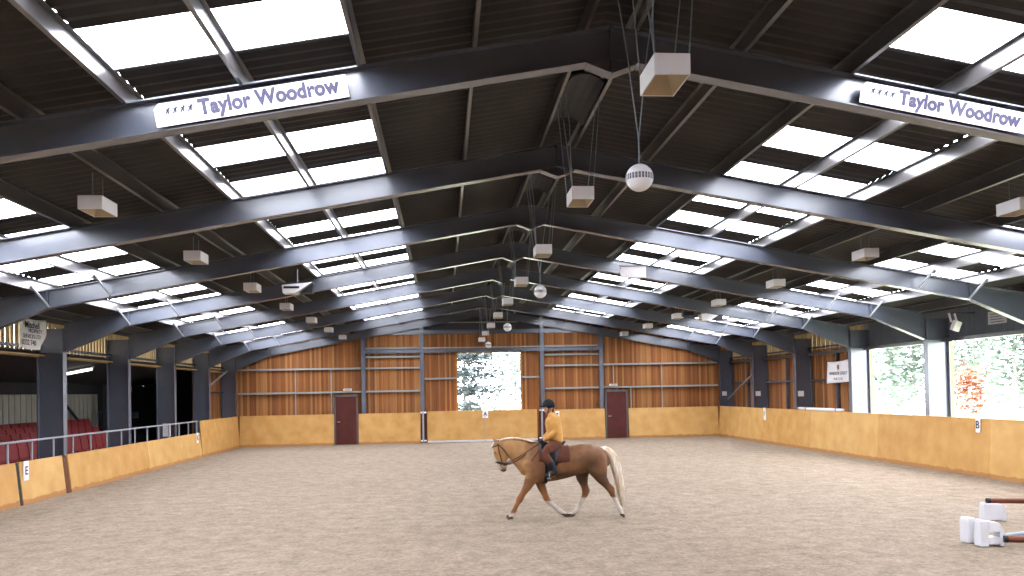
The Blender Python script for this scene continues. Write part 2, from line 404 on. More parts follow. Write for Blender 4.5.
for x, w_ in ((-5.48, 'left of the left middle panel, by the left door'), (-2.83, 'just left of the end doorway'), (2.7, 'just right of the end doorway'), (5.48, 'beside the right dark red door')):
    e = MB(); e.box(x - .09, x + .09, 36.76, 36.775, -.02, roofz(x) - .3); e.box(x - .09, x + .09, 36.935, 36.95, -.02, roofz(x) - .3); e.box(x - .006, x + .006, 36.775, 36.935, -.02, roofz(x) - .3)
    tag(e.build('wall_post', 'steel'), 'blue-grey steel gable post ' + w_, 'post', 'gable posts')
for x, z0, z1, w_ in ((-8.52, 1.3, 3.45, 'on the boards well left of the left door'), (-6.93, 1.3, 3.45, 'on the boards close left of the left door'), (8.34, 1.3, 3.45, 'on the boards right of the right door'), (6.05, 2.55, 3.45, 'above the right door'), (6.86, 1.3, 2.36, 'along the right door frame')):
    tag(MB().tube([(x, 36.82, z0), (x, 36.82, z1)], .028, 8).build('conduit', 'girt'), 'thin vertical grey conduit ' + w_, 'conduit', 'conduits on the end wall')
def door(n, x0, x1, y):
    d = MB().box(x0, x1, y, y + .05, 0, 2.14).build('door_%d' % n, 'door', bevel=.004); struct(d)
    f = MB(); f.box(x0 - .07, x0 - .005, y - .03, y + .1, 0, 2.22); f.box(x1 + .005, x1 + .07, y - .03, y + .1, 0, 2.22); f.box(x0 - .07, x1 + .07, y - .03, y + .1, 2.15, 2.24)
    f.build('door_frame', 'doorframe', d)
    p = MB(); p.box(x0 + .1, x1 - .1, y - .012, y, .12, 1.0); p.box(x0 + .1, x1 - .1, y - .012, y, 1.1, 2.04); p.build('door_panel', 'door', d, bevel=.004)
    h = MB(); h.tube([(x0 + .07, y - .05, 1.02), (x0 + .2, y - .05, 1.02)], .014); h.tube([(x0 + .07, y, 1.02), (x0 + .07, y - .05, 1.02)], .012); h.build('door_handle', 'bolt', d)
door(1, -6.72, -5.80, 36.6); door(2, 5.66, 6.58, 36.6)
for x, w_ in ((-6.2, 'left'), (6.02, 'right')):
    l = empty('emergency_light', (x, 36.75, 2.46), 0, 'small white emergency light box above the %s dark red door' % w_, 'light', 'emergency lights')
    MB().box(-.18, .18, -.06, .1, -.05, .05).build('housing', 'white', l, bevel=.01); MB().box(-.15, .15, -.075, -.06, -.035, .035).build('diffuser', 'cream', l)

# ------------------------------------------------------------------ side walls
def boarding_y(name, x, y0, y1, z0, z1, m='boards_side', w=.1, gap=.008):
    b = MB(); n = round((y1 - y0) / w); w = (y1 - y0) / n
    for k in range(n): b.box(x - .01 - .008 * (k % 2), x + .012, y0 + k * w, y0 + (k + 1) * w - gap, z0, z1)
    return b
b = boarding_y('', 11.83, FY[4] + .12, YE - .05, 0, 3.565); b.box(11.85, 11.87, FY[4] + .12, YE - .05, 0, 3.56)
struct(b.build('wall_right', 'boards_side'))
b = boarding_y('', 11.83, Y0, FY[1], 0, 4.1); b.box(11.85, 11.87, Y0, FY[1], 0, 4.1); struct(b.build('wall_right_near', 'boards_side'))
b = boarding_y('', 11.83, FY[4] + .12, YE - .05, 3.56, 4.21, w=.17, gap=.028); struct(b.build('wall_right_slats', 'slat'))
b = boarding_y('', -11.83, FY[1], YE - .05, 3.42, 4.21, w=.2, gap=.05); struct(b.build('wall_left_slats', 'slat'))
b = boarding_y('', -11.83, FY[6] + .1, YE - .05, 0, 3.43); b.box(-11.87, -11.85, FY[6] + .1, YE - .05, 0, 3.43); struct(b.build('wall_left', 'boards_side'))
# fascia over the right openings, dark flashing under the slats
b = MB(); y = FY[1]
while y < FY[4] + .1: b.box(11.76, 11.80, y, y + .17, 3.40, 4.22); b.box(11.768, 11.81, y, y + .2, 3.40, 4.22); y += .2
struct(b.build('wall_right_fascia', 'fascia'))
b = MB().box(11.62, 11.74, FY[1], YE - .1, 3.36, 3.40); b.box(11.62, 11.64, FY[1], YE - .1, 3.40, 3.46)
tag(b.build('eaves_rail', 'galv'), 'light steel rail running along the right wall above the openings', 'rail')
b = MB().box(-11.74, -11.6, Y0, YE - .1, 3.32, 3.36); b.box(-11.76, -11.74, Y0, YE - .1, 3.30, 3.36)
tag(b.build('eaves_rail', 'slat'), 'tan rail along the left side under the slatted strip', 'rail')
tag(MB().box(-11.72, -11.66, FY[1], YE - .1, 3.50, 3.57).build('slat_rail', 'steel'), 'dark rail crossing the left slats near their foot', 'rail')
tag(MB().box(11.66, 11.72, FY[4], YE - .1, 3.60, 3.66).build('slat_rail', 'steel'), 'dark rail crossing the right slats near their foot', 'rail')
for k, z in enumerate((1.95, 2.85)):
    pass
tag(MB().box(11.68, 11.80, FY[4] + .15, YE - .1, 2.40, 2.47).build('wall_girt', 'steel'), 'grey girt along the right side boarding at half height', 'girt', 'girts on the side walls')
tag(MB().box(-11.80, -11.68, FY[6] + .15, YE - .1, 2.40, 2.47).build('wall_girt', 'steel'), 'grey girt on the last left bay of side boarding', 'girt', 'girts on the side walls')
for k, w_ in ((4, 'behind the white crest banner'), (5, 'in the bay after the crest banner'), (6, 'in the last right bay')):
    y = FY[k] + 2.03; tag(MB().box(11.70, 11.80, y - .04, y + .04, 1.3, 3.5).build('wall_stud', 'steel'), 'grey vertical stud on the right boarding ' + w_, 'stud', 'studs on the right wall')
for s, w_ in ((1, 'right'), (-1, 'left')):
    tag(MB().tube([(s * 11.5, FY[6] + .1, 3.1 if s > 0 else 2.4), (s * 11.5, FY[7] - .1, 1.7 if s > 0 else 3.4)], .04, 8).build('wind_brace', 'bolt'), 'diagonal steel tube brace in the last bay of the %s wall' % w_, 'brace', 'diagonal wall braces')
# timber edges of the columns beside the openings
for k in (2, 3, 4):
    tag(MB().box(11.77, 11.85, FY[k] - .1, FY[k] - .02 if k else 0, 1.2, 3.38).build('opening_jamb', 'slat'), 'pale timber jamb at the outer edge of the %s column beside the openings' % ('third', 'fourth', 'fifth')[k - 2], 'jamb', 'timber jambs')
# back wall behind the camera
b = MB().box(-15.3, 11.9, Y0 - .1, Y0, -.05, 3.3); b.prism([(-11.9, 3.3), (11.9, 3.3), (11.9, roofz(11.9)), (0, 6.32), (-11.9, roofz(11.9))], Y0 - .1, Y0)
struct(b.build('wall_back', 'boards'))

# ------------------------------------------------------------------ gallery on the left
def gallery():
    gz = lambda x: 3.42 - T * (abs(x) - 11.8)
    b = MB().prism([(-11.76, gz(11.76)), (-15.3, gz(15.3)), (-15.3, gz(15.3) + .04), (-11.76, gz(11.76) + .04)], Y0, YE); struct(b.build('ceiling_gallery', 'darksheet'))
    b = MB(); y = Y0
    while y < 32.2: b.box(-15.22, -15.2, y, y + .28, 0, 2.44); b.box(-15.2, -15.175, y + .28, y + .34, 0, 2.44); y += .34
    struct(b.build('wall_gallery', 'pale_sheet'))
    b = MB().box(-15.3, -15.24, Y0, YE, 0, 2.9); b.box(-15.24, -15.1, 32.2, YE, 0, 2.8); b.box(-15.24, -15.16, Y0, 32.2, 2.44, 2.82); b.box(-15.2, -11.9, YE - .06, YE, 0, 3.3)
    struct(b.build('wall_gallery_upper', 'darksheet'))
    struct(MB().box(-15.2, -11.1, Y0, YE, -.06, .0).build('floor_gallery', 'concrete'))
    tag(MB().box(-14.95, -14.75, 31.6, 31.8, 0, 2.8).build('gallery_post', 'darksheet', bevel=.01), 'dark square post at the end of the pale gallery wall', 'post')
    tag(MB().tube([(-15.08, 28.5, 2.6), (-15.08, 30.4, 1.4)], .05, 8).build('gallery_brace', 'darksheet'), 'dark diagonal brace against the pale gallery wall', 'brace')
    st = MB()
    for r in range(4): st.box(-12.25 - .8 * r - .8 if r < 3 else -15.15, -12.25 - .8 * r, Y0 + .1, 31.4, 0, .42 + .1 * r)
    st2 = st.build('seating_steps', 'concrete'); tag(st2, 'grey stepped platform carrying the red gallery seats', 'steps')
    # one tip-up seat, facing the arena (+X)
    def seat(loc, label, group):
        e = empty('tip_up_chair', loc, 0, label, 'chair', group)
        p = [(.02, .0), (.06, .0), (.02, .28), (-.04, .50), (-.08, .50), (-.03, .26)]
        MB().prism([(x - .12, z + .32) for x, z in p], -.235, .235).build('backrest', 'seat', e, bevel=.012)
        MB().prism([(-.06, .33), (.22, .36), (.26, .34), (.25, .31), (-.06, .29)], -.225, .225).build('seat_pan', 'seat', e, bevel=.012)
        q = MB(); q.box(-.06, 0.0, -.02, .02, 0, .3); q.box(-.12, .1, -.04, .04, 0, .02); q.build('pedestal', 'black', e)
        return e
    proto = None
    names = ('front', 'second', 'third', 'rear')
    for r in range(4):
        x = -12.5 - .8 * r; y = 17.0 + 1.8 * r; end = (27.6, 28.2, 29.6, 31.0)[r]
        lab = 'red tip-up seat in the %s row of the left gallery' % names[r]; grp = 'red gallery seats, %s row' % names[r]
        while y < end:
            if proto is None: proto = seat((x, y, .42), lab, grp)
            else:
                c = copy_tree(proto); c.location = (x, y, .42 + .1 * r); c['label'] = lab; c['group'] = grp
            y += .5
    # strip light
    l = empty('strip_light', (-13.1, 25.6, 0), 0, 'lit fluorescent strip light under the gallery roof', 'light')
    z = lambda x: gz(x) - .1
    MB().prism([(-.62, z(13.72) + .03), (.52, z(12.58) + .03), (.52, z(12.58) + .08), (-.62, z(13.72) + .08)], -.06, .06).build('housing', 'white', l)
    MB().tube([(-.58, 0, z(13.68)), (.48, 0, z(12.62))], .035, 8).build('tube', 'tube', l)
    # short rail at the stair end
    e = empty('stair_rail', (-14.5, 31.5, .6), 0, 'small dark guard rail behind the end of the rear seats', 'railing')
    b = MB(); b.tube([(-.4, 0, 1.15), (.5, 0, 1.1)], .025, 6); b.tube([(-.4, 0, .6), (.5, 0, .6)], .02, 6); b.build('top_rail', 'steel', e)
    for x in (-.4, .05, .5): MB().tube([(x, 0, -.6), (x, 0, 1.13)], .022, 6).build('post', 'steel', e)
    n = tag(MB().box(-11.30, -11.05, 27.86, 27.88, .95, 1.38).build('notice', 'white', bevel=.003), 'white notice sheet fixed behind the railing by the fifth rail post', 'notice')
    n2 = tag(MB().box(-14.9, -14.3, 33.9, 33.93, 1.45, 1.7).build('notice', 'fascia', bevel=.003), 'grey notice panel in the dark part of the gallery', 'notice')
gallery()
# railing on the low left kickboards
def railing():
    e = empty('gallery_railing', (-11.08, 0, .9), 0, 'pale steel tube railing along the top of the left kickboards', 'railing')
    MB().tube([(0, 13.8, .45), (0, 30.9, .45)], .025, 10).build('top_rail', 'bolt', e)
    y = 13.83
    while y < 31:
        MB().tube([(0, y, -.02), (0, y, .46)], .024, 8).build('post', 'bolt', e); y += 1.0
railing()

# ------------------------------------------------------------------ kickboards
def kick_y(s, y0, y1, h, m, label, lean=.10):
    xb, xt = 10.92, 10.92 + lean; t = .03
    p = [(s * xb, y0, -.02), (s * (xb + t), y0, -.02), (s * (xb + t), y1, -.02), (s * xb, y1, -.02), (s * xt, y0, h), (s * (xt + t), y0, h), (s * (xt + t), y1, h), (s * xt, y1, h)]
    e = empty('kickboard', (0, 0, 0), 0, label, 'kickboard', 'plywood kickboards')
    MB().hexa(p).build('panel', m, e, bevel=.004)
    MB().hexa([(s * (xt - .006), y0, h), (s * (xt + .05), y0, h), (s * (xt + .05), y1, h), (s * (xt - .006), y1, h), (s * (xt - .006), y0, h + .03), (s * (xt + .05), y0, h + .03), (s * (xt + .05), y1, h + .03), (s * (xt - .006), y1, h + .03)]).build('capping', m, e)
    return e
KR = [4.2, 8.3, 12.4, 16.2, 17.9, 22.8, 27.2, 31.4, 36.55]
wr = ['beside the jump blocks, cut by the picture edge', 'nearest, beyond the right picture edge', 'third from the camera', 'at the right picture edge', 'left of the letter B board under the wide opening', 'under the fourth column', 'under the crest banner', 'in the far right corner']
for k in range(len(KR) - 1):
    kick_y(1, KR[k] + .006, KR[k + 1] - .006, 1.35, 'ply_b' if k % 2 else 'ply', 'plywood kickboard on the right wall, %s from the far corner' % ORD[len(KR) - 2 - k])
KL = [(6.0, 12.0), (12.02, 18.02), (18.16, 20.12), (20.4, 25.6), (25.62, 31.0)]
for k, (a, c) in enumerate(KL):
    kick_y(-1, a, c, .88, 'ply' if k % 2 else 'ply_b', 'low plywood kickboard under the left railing, %s from the far corner' % ORD[len(KL) - 1 - k])
kick_y(-1, 31.03, 36.55, 1.33, 'ply', 'tall plywood kickboard in the far left corner')
for a, c, w_ in ((18.03, 18.15, 'narrow dark gap strip between low left kickboards near the letter E board'), (20.13, 20.39, 'brown timber strip between two low left kickboards')):
    p = [(-10.93, a, -.02), (-10.96, a, -.02), (-10.96, c, -.02), (-10.93, c, -.02), (-11.03, a, .86), (-11.06, a, .86), (-11.06, c, .86), (-11.03, c, .86)]
    tag(MB().hexa(p).build('joint_strip', 'black' if c < 19 else 'gap', bevel=.002), w_, 'strip')
def kick_x(x0, x1, label, m='ply', gate=False, y=36.5):
    e = empty('kickboard' if not gate else 'arena_gate', (0, y, 0), 0, label, 'kickboard' if not gate else 'gate', 'plywood kickboards' if not gate else 'plywood gates')
    h = 1.34 if not gate else 1.38; zb = -.02 if not gate else .08
    MB().hexa([(x0, -.02, zb), (x1, -.02, zb), (x1, .01, zb), (x0, .01, zb), (x0, .08, h), (x1, .08, h), (x1, .11, h), (x0, .11, h)]).build('panel', m, e, bevel=.004)
    MB().box(x0, x1, .075, .13, h, h + .03).build('capping', m, e)
    if gate: MB().box(x0, x1, -.03, .01, -.01, .078).build('painted_daylight', 'sign_and_underlight', e)  # opaque white strip stands in for daylight showing under the gate
    return e
kick_x(-10.93, -6.80, 'long plywood kickboard on the end wall from the left corner to the left door', 'ply')
kick_x(-5.70, -2.94, 'plywood kickboard on the end wall between the left door and the gates')
kick_x(-2.62, -.012, 'left half of the plywood gate in front of the end doorway', 'ply', True)
kick_x(.012, 2.40, 'right half of the plywood gate in front of the end doorway', 'ply', True)
kick_x(2.88, 5.56, 'plywood kickboard on the end wall behind the rider, up to the right door')
kick_x(6.68, 10.93, 'long plywood kickboard on the end wall from the right door to the right corner', 'ply_b')
for x, w_ in ((-2.78, 'left'), (2.64, 'right')):
    e = empty('gate_latch', (x, 36.5, 0), 0, 'dark slot with pale vertical gate pipe at the %s end of the gates' % w_, 'gate latch', 'gate latches')
    MB().box(-.14, .14, .1, .13, 0, 1.4).build('backing', 'door', e)
    MB().tube([(-.03, -.02, .02), (-.03, -.02, 1.42)], .045, 10).build('pipe', 'bolt', e)
    b = MB(); b.box(-.14, .12, -.05, .04, 1.33, 1.40); b.box(-.14, .12, -.05, .04, .06, .12); b.build('hinge_plate', 'white', e)
def letter_board(name, ch, loc, rot, label, h=.5, w=.26):
    e = empty(name, loc, rot, label, 'letter board', 'dressage letter boards')
    MB().box(-w / 2, w / 2, -.012, .012, -h, 0).build('board', 'white', e, bevel=.003)
    if ch: text_mesh('letter', ch, .26, 'inkdark', e, (0, -.016, -h * .5 - .08), (PI / 2, 0, 0), .004, 'CENTER')
    return e
letter_board('letter_board', 'A', (.01, 36.46, 1.42), 0, 'white letter board marked A on the joint of the end gates', .36, .26)
MB_A = tag(MB().tube([(0, 36.46, 0), (0, 36.46, 1.3)], .02, 8).build('gate_post', 'bolt'), 'thin pale post below the letter board on the gate joint', 'post')
letter_board('letter_board', 'E', (-10.97, 18.35, .92), PI / 2, 'white letter board on the low left kickboard near the left picture edge', .42, .2)
letter_board('letter_board', 'K', (-10.99, 30.6, .93), PI / 2, 'white letter board at the far end of the low left kickboards', .38, .2)
letter_board('letter_board', 'B', (10.98, 18.3, 1.40), -PI / 2, 'white letter board on the right kickboard under the wide opening', .36, .16)
letter_board('letter_board', 'F', (10.98, 31.2, 1.40), -PI / 2, 'white letter board on the right kickboard near the far corner', .5, .2)

# ------------------------------------------------------------------ hanging lamps and balls
def box_lamp():
    e = empty('box_lamp', (0, 0, 0), 0, 'x', 'lamp', 'white box lamps')
    a, c, h = .145, .235, .17; t = .012
    b = MB()
    b.box(-a, -a + t, -c, c, 0, h); b.box(a - t, a, -c, c, 0, h); b.box(-a, a, -c, -c + t, 0, h); b.box(-a, a, c - t, c, 0, h); b.box(-a, a, -c, c, h - t, h)
    b.build('housing', 'box', e, bevel=.003)
    r = MB(); a2, c2 = a - t, c - t
    r.add([(-a2, -c2, .004), (a2, -c2, .004), (a2, c2, .004), (-a2, c2, .004), (-a2 * .5, -c2 * .6, h - .03), (a2 * .5, -c2 * .6, h - .03), (a2 * .5, c2 * .6, h - .03), (-a2 * .5, c2 * .6, h - .03)],
          [(0, 1, 5, 4), (1, 2, 6, 5), (2, 3, 7, 6), (3, 0, 4, 7), (4, 5, 6, 7)])
    r.build('reflector', 'cream', e)
    return e
lamp0 = box_lamp(); used = [False]; lamp_parts = [o for o in bpy.data.objects if o.parent == lamp0]
def lamp(loc, label, group, wires):
    e = lamp0
    if used[0]:
        e = lamp0.copy(); COL.objects.link(e)
        for ch in lamp_parts: c = ch.copy(); COL.objects.link(c); c.parent = e
    used[0] = True
    e.location = loc; e['label'] = label; e['group'] = group
    for n_, pts in enumerate(wires):
        MB().tube([Vector(p) - Vector(loc) for p in pts], .006 if n_ else .008, 5).build('suspension_wire', 'wire', e)
CY = [6.35 + 4.063 * k for k in range(8)]
for k, y in enumerate(CY):
    z = 4.71; a, c = .14, .23
    w = []
    for sx_ in (-1, 1):
        for sy_ in (-1, 1):
            w.append([(sx_ * a, y + sy_ * c, z + .17), (sx_ * .26, y + sy_ * c * .6, 6.08)])
    w.append([(-a, y - c, z + .17), (-a - .01, y - c, z + .42), (-.20, y - c - .25, 5.6), (-.26, y - c - .3, 6.08)])
    lamp((0, y, z), 'white box lamp hanging on wires under the ridge, %s from the camera' % ORD[k], 'box lamps under the ridge', w)
for s, nm in ((-1, 'left'), (1, 'right')):
    for k, y in enumerate(CY[1:]):
        x = s * 6.13 + (.02 * s if k % 2 else 0); z = 4.58 if k == 0 else 4.62
        lamp((x, y, z), 'white box lamp hanging over the %s side, %s from the camera' % (nm, ORD[k]), 'box lamps over the %s side' % nm, [[(x, y - .15, z + .17), (x, y - .15, topz(6.0) + .01)], [(x, y + .15, z + .17), (x, y + .15, topz(6.0) + .01)]])
def ball(loc, k, label):
    e = empty('ball_speaker', loc, 0, label, 'speaker', 'white ball speakers')
    r = .122
    MB().ball((0, 0, 0), r, r, r, 28, 18).build('sphere', 'box', e, smooth=True)
    b = MB()
    for j in range(26):
        a0 = 2 * PI * j / 26 + .05; a1 = a0 + 2 * PI / 26 * .72
        v = []
        for zz in (-.026, .026):
            rr = math.sqrt(r * r - zz * zz) + .0025
            for q in range(4):
                a = a0 + (a1 - a0) * q / 3; v.append((rr * math.cos(a), rr * math.sin(a), zz))
        b.add(v, [(q, q + 1, q + 5, q + 4) for q in range(3)])
    b.build('grille_band', 'screen', e)
    x, y, z = loc
    MB().tube([(0, 0, r), (0, 0, .34)], .006, 5).build('stem', 'wire', e)
    for s_ in (-1, 1):
        MB().tube([(0, 0, .34), (s_ * .10 , s_ * .05, 1.1), (s_ * .24, s_ * .1, 6.08 - z)], .006, 5).build('suspension_wire', 'wire', e)
for k, (y, x, z) in enumerate(((7.0, -.06, 4.13), (15.1, .02, 4.13), (23.4, .05, 4.13), (31.5, -.07, 4.1))):
    ball((x, y, z), k, 'white ball speaker on wires under the ridge, %s from the camera' % ORD[k])

# wedge loudspeakers on the rafters
def wedge(loc, rz, label, s=1.0, slot=True):
    e = empty('wedge_loudspeaker', loc, rz, label, 'loudspeaker', 'wedge loudspeakers')
    MB().prism([(-.30 * s, -.12 * s), (-.02 * s, -.12 * s), (.36 * s, .12 * s), (-.32 * s, .06 * s)], -.02, .28 * s).build('cabinet', 'box', e, bevel=.006)
    if slot: MB().box(-.28 * s, .06 * s, -.028, -.018, -.02 * s, .03 * s).build('slot', 'black', e)
    MB().prism([(.05 * s, -.12 * s), (.33 * s, -.12 * s), (.37 * s, .11 * s)], .0, .26 * s).build('bracket', 'black', e)
    MB().tube([(0, .12, .08 * s), (0, .12, .42)], .012, 6).build('hanger', 'wire', e)
    return e
wedge((-5.05, 18.0, 4.63), 0, 'silver-white wedge loudspeaker with a dark slot under the left slope')
wedge((7.1, 26.0, 4.64), 0, 'silver-grey wedge loudspeaker behind the third right-hand box lamp', 1.15, False)
e = empty('equipment_box', (6.3, 26.0, 4.72), 0, 'dark grey equipment box under the right slope left of the wedge loudspeaker', 'box')
MB().box(-.2, .2, -.1, .1, -.1, .1).build('case', 'steel', e, bevel=.01); MB().box(-.16, .16, -.11, -.1, -.06, .06).build('grille', 'black', e); MB().tube([(0, 0, .1), (0, 0, .35)], .012, 6).build('hanger', 'wire', e)
e = empty('hanging_panel', (2.12, 16.3, 4.67), 0, 'translucent white square panel on the rafter right of the ridge', 'panel')
MB().box(-.27, .27, -.01, .01, -.11, .12).build('sheet', 'white', e, bevel=.004); MB().box(-.29, .29, -.015, .015, .12, .14).build('top_batten', 'galv', e)

# ------------------------------------------------------------------ name banners on the first frame
def banner(x0, x1, label):
    s = -1 if x0 < 0 else 1; slope = math.atan(T) * (-1 if s > 0 else 1)
    cx = (x0 + x1) / 2 + .02; zc = botz(cx) + .14; y = FY[0] - .12
    e = empty('name_banner', (cx, y, zc), 0, label, 'banner', 'name banners on the first frame'); e.rotation_euler = (0, -slope, 0)
    L = (x1 - x0) / math.cos(slope); h = .235
    c = .05
    MB().prism([(-L / 2, -h / 2), (L / 2, -h / 2), (L / 2, h / 2), (-L / 2 + c, h / 2), (-L / 2, h / 2 - c)], -.006, .006).build('sheet', 'white', e)
    t = text_mesh('lettering', 'Taylor Woodrow', .2, 'ink', e, (0, -.012, 0), (PI / 2, 0, 0), .009, 'LEFT', .002, 1.03)
    w = max(v.co.x for v in t.data.vertices); k = L * .735 / w
    t.scale = (k, k * 1.12, 1); t.location = (-L / 2 + L * .225, -.012, -.052)
    b = MB()
    for j in range(4):   # four leaning figures pulling together
        x = -L / 2 + .13 + j * .075
        b.prism([(x - .03, -.005), (x - .018, -.005), (x + .012, .045), (x, .05)], -.012, -.007)
        b.prism([(x - .002, .0), (x + .012, .0), (x + .016, .045), (x + .003, .045)], -.012, -.007)
        b.prism([(x - .02, .038), (x + .034, .046), (x + .034, .054), (x - .02, .048)], -.012, -.007)
        b.prism([(x + .006, .052), (x + .018, .052), (x + .022, .066), (x + .01, .068)], -.012, -.007)
    b.build('figures_emblem', 'inkdark', e)
    MB().box(-L / 2 + .10, -L / 2 + .42, -.010, -.007, -.042, -.038).build('underline', 'cream', e)
banner(-4.70, -2.79, 'long white Taylor Woodrow name banner on the left half of the first frame')
banner(2.70, 4.60, 'long white Taylor Woodrow name banner on the right half of the first frame')

# ------------------------------------------------------------------ banners, floodlight, sign on the sides
def cloth(name, pts_uv, fn, m, parent, nu=10, nv=8, t=.004):
    v = []; f = []
    for j in range(nv + 1):
        for i in range(nu + 1): v.append(fn(i / nu, j / nv))
    for j in range(nv):
        for i in range(nu): k = j * (nu + 1) + i; f.append((k, k + 1, k + nu + 2, k + nu + 1))
    o = MB().add(v, f).build(name, m, parent, smooth=True); md = o.modifiers.new('thick', 'SOLIDIFY'); md.thickness = t; return o
e = empty('advert_banner', (-11.42, 19.62, 0), PI / 2, 'torn white advert sheet hanging by the fourth left column', 'banner')
def f1(u, v):
    x = -.62 + 1.22 * u; z = 4.17 - .70 * v - .03 * math.sin(u * PI)
    if u > .75 and v > .55: x -= (u - .75) * (v - .55) * 2.6
    return (x, -.02 * math.sin(u * 7 + v * 3), z)
cloth('sheet', None, f1, 'white', e, 12, 10)
text_mesh('heading', 'Mitchell', .21, 'inkdark', e, (-.46, -.05, 3.93), (PI / 2, 0, 0), .004)
text_mesh('line', 'PROPERTY', .13, 'ink', e, (-.30, -.05, 3.82), (PI / 2, 0, 0), .001)
text_mesh('line', 'SERVICES LTD', .13, 'ink', e, (-.55, -.05, 3.69), (PI / 2, 0, 0), .001)
text_mesh('phone_number', '0332 740', .17, 'inkdark', e, (-.60, -.05, 3.53), (PI / 2, 0, 0), .003)
e = empty('crest_banner', (11.63, 26.28, 2.705), -PI / 2, 'white crest banner hung on the right wall boarding', 'banner')
cloth('sheet', None, lambda u, v: (-.80 + 1.58 * u - .10 * v * (1 - u), -.02 - .03 * math.sin(u * 9) * .3, .36 + .05 * u - .76 * v - .03 * math.sin(u * PI) * (1 - v)), 'white', e)
MB().tube([(-.78, 0, .34), (-.80, -.17, .70)], .008, 5).build('tie', 'wire', e); MB().tube([(.76, 0, .40), (.78, -.17, .70)], .008, 5).build('tie', 'wire', e)
MB().prism([(-.06, .24), (.06, .24), (.06, .12), (0, .05), (-.06, .12)], -.06, -.045).build('crest', 'crest', e)
text_mesh('lettering', 'WINDSOR GREAT', .15, 'ink', e, (0, -.06, -.10), (PI / 2, 0, 0), .001, 'CENTER')
text_mesh('lettering', 'PARK CLUB', .12, 'ink', e, (0, -.06, -.28), (PI / 2, 0, 0), .0, 'CENTER')
e = empty('floodlight', (11.2, 19.35, 3.70), 0, 'white faced floodlight on two arms under the right eaves', 'light')
o = MB().box(-.13, .13, -.05, .05, -.13, .13).build('lamp_head', 'box', e, bevel=.01); o.rotation_euler = (.3, .18, .4)
b = MB(); b.tube([(-.1, .03, .1), (-.15, .05, .33)], .025, 6); b.tube([(.05, .03, .1), (0.0, .05, .33)], .025, 6); b.build('arm', 'white', e)
MB().tube([(-.08, .05, .33), (.55, .05, .33)], .02, 6).build('bracket', 'steel', e)
e = empty('wall_sign', (11.74, 18.55, 3.84), -PI / 2, 'small grey notice sign on the fascia above the wide opening', 'sign')
MB().box(-.33, .33, -.012, .004, -.16, .16).build('board', 'sign_and_underlight', e, bevel=.004)
b = MB()
for q in range(4): b.box(-.24, .24 - .05 * (q % 2), -.016, -.012, -.12 + .065 * q, -.10 + .065 * q)
b.build('print_lines', 'fascia', e)

# ------------------------------------------------------------------ jump blocks and poles
def arch_block(loc, rz, L, H, D, label, hole=True):
    e = empty('jump_block', loc, rz, label, 'jump block', 'white plastic jump blocks')
    b = MB()
    hx0, hx1, hz0, hz1 = -L * .16, L * .30, H * .36, H * .58
    a = [(-L / 2, 0), (-L * .3, 0), (-L * .26, H * .06), (L * .26, H * .06), (L * .3, 0), (L / 2, 0), (L / 2, H * .62), (L * .28, H), (-L / 2, H)]
    if hole:
        b.box(-L / 2, hx0, -D / 2, D / 2, .0, H); b.box(hx0, hx1, -D / 2, D / 2, .03, hz0)
        b.prism([(hx0, hz1), (hx1, hz1), (hx1, H * .93), (hx0, H)], -D / 2, D / 2)
        b.prism([(hx1, 0), (L / 2, 0), (L / 2, H * .62), (hx1, H * .93)], -D / 2, D / 2)
    else: b.prism(a, -D / 2, D / 2)
    o = b.build('body', 'plastic', e, bevel=.005)
    MB().prism([(-L * .46, H * .985), (-L * .36, H * .985), (-L * .33, H * 1.06), (-L * .49, H * 1.06)], -D * .4, D * .4).build('pole_rest', 'plastic', e, bevel=.006)
    return e
def end_block(loc, rz, label):
    e = empty('jump_block', loc, rz, label, 'jump block', 'white plastic jump blocks')
    MB().prism([(-.07, 0), (.07, 0), (.075, .05), (.07, .31), (.05, .35), (-.06, .35), (-.07, .31), (-.075, .05)], -.075, .075).build('body', 'plastic', e, bevel=.008)
    MB().box(-.045, -.02, -.081, -.071, .05, .28).build('rib', 'plastic', e, bevel=.002); MB().box(.015, .04, -.081, -.071, .05, .28).build('rib', 'plastic', e, bevel=.002)
    return e
end_block((5.475, 10.72, 0), .25, 'upright white plastic jump block seen end-on, leftmost of the jump blocks')
arch_block((5.60, 10.45, 0), -.04, .34, .34, .15, 'white plastic jump block with a slot hole, holding the near brown pole')
arch_block((7.02, 12.35, 0), -.05, .36, .27, .16, 'white plastic jump block farther back, under the far brown pole', False)
def pole(a, c, r, m, label, bands=True):
    e = empty('jump_pole', (0, 0, 0), 0, label, 'jump pole', 'jump poles')
    a, c = Vector(a), Vector(c)
    MB().tube([a, c], r, 14).build('shaft', m, e, smooth=False)
    d = (c - a).normalized(); MB().tube([a - d * .02, a + d * .03], r * 1.06, 14).build('end_cap', 'black' if bands else m, e)
pole((5.76, 10.36, .10), (8.3, 9.65, .06), .045, 'pole_brown', 'brown jump pole lying from the near slotted block out of the picture')
pole((5.82, 10.56, .08), (8.5, 11.5, .05), .045, 'pole_grey', 'grey jump pole lying behind the near brown pole')
pole((6.98, 12.40, .31), (9.4, 12.1, .26), .042, 'pole_brown', 'brown jump pole resting on the farther white block')

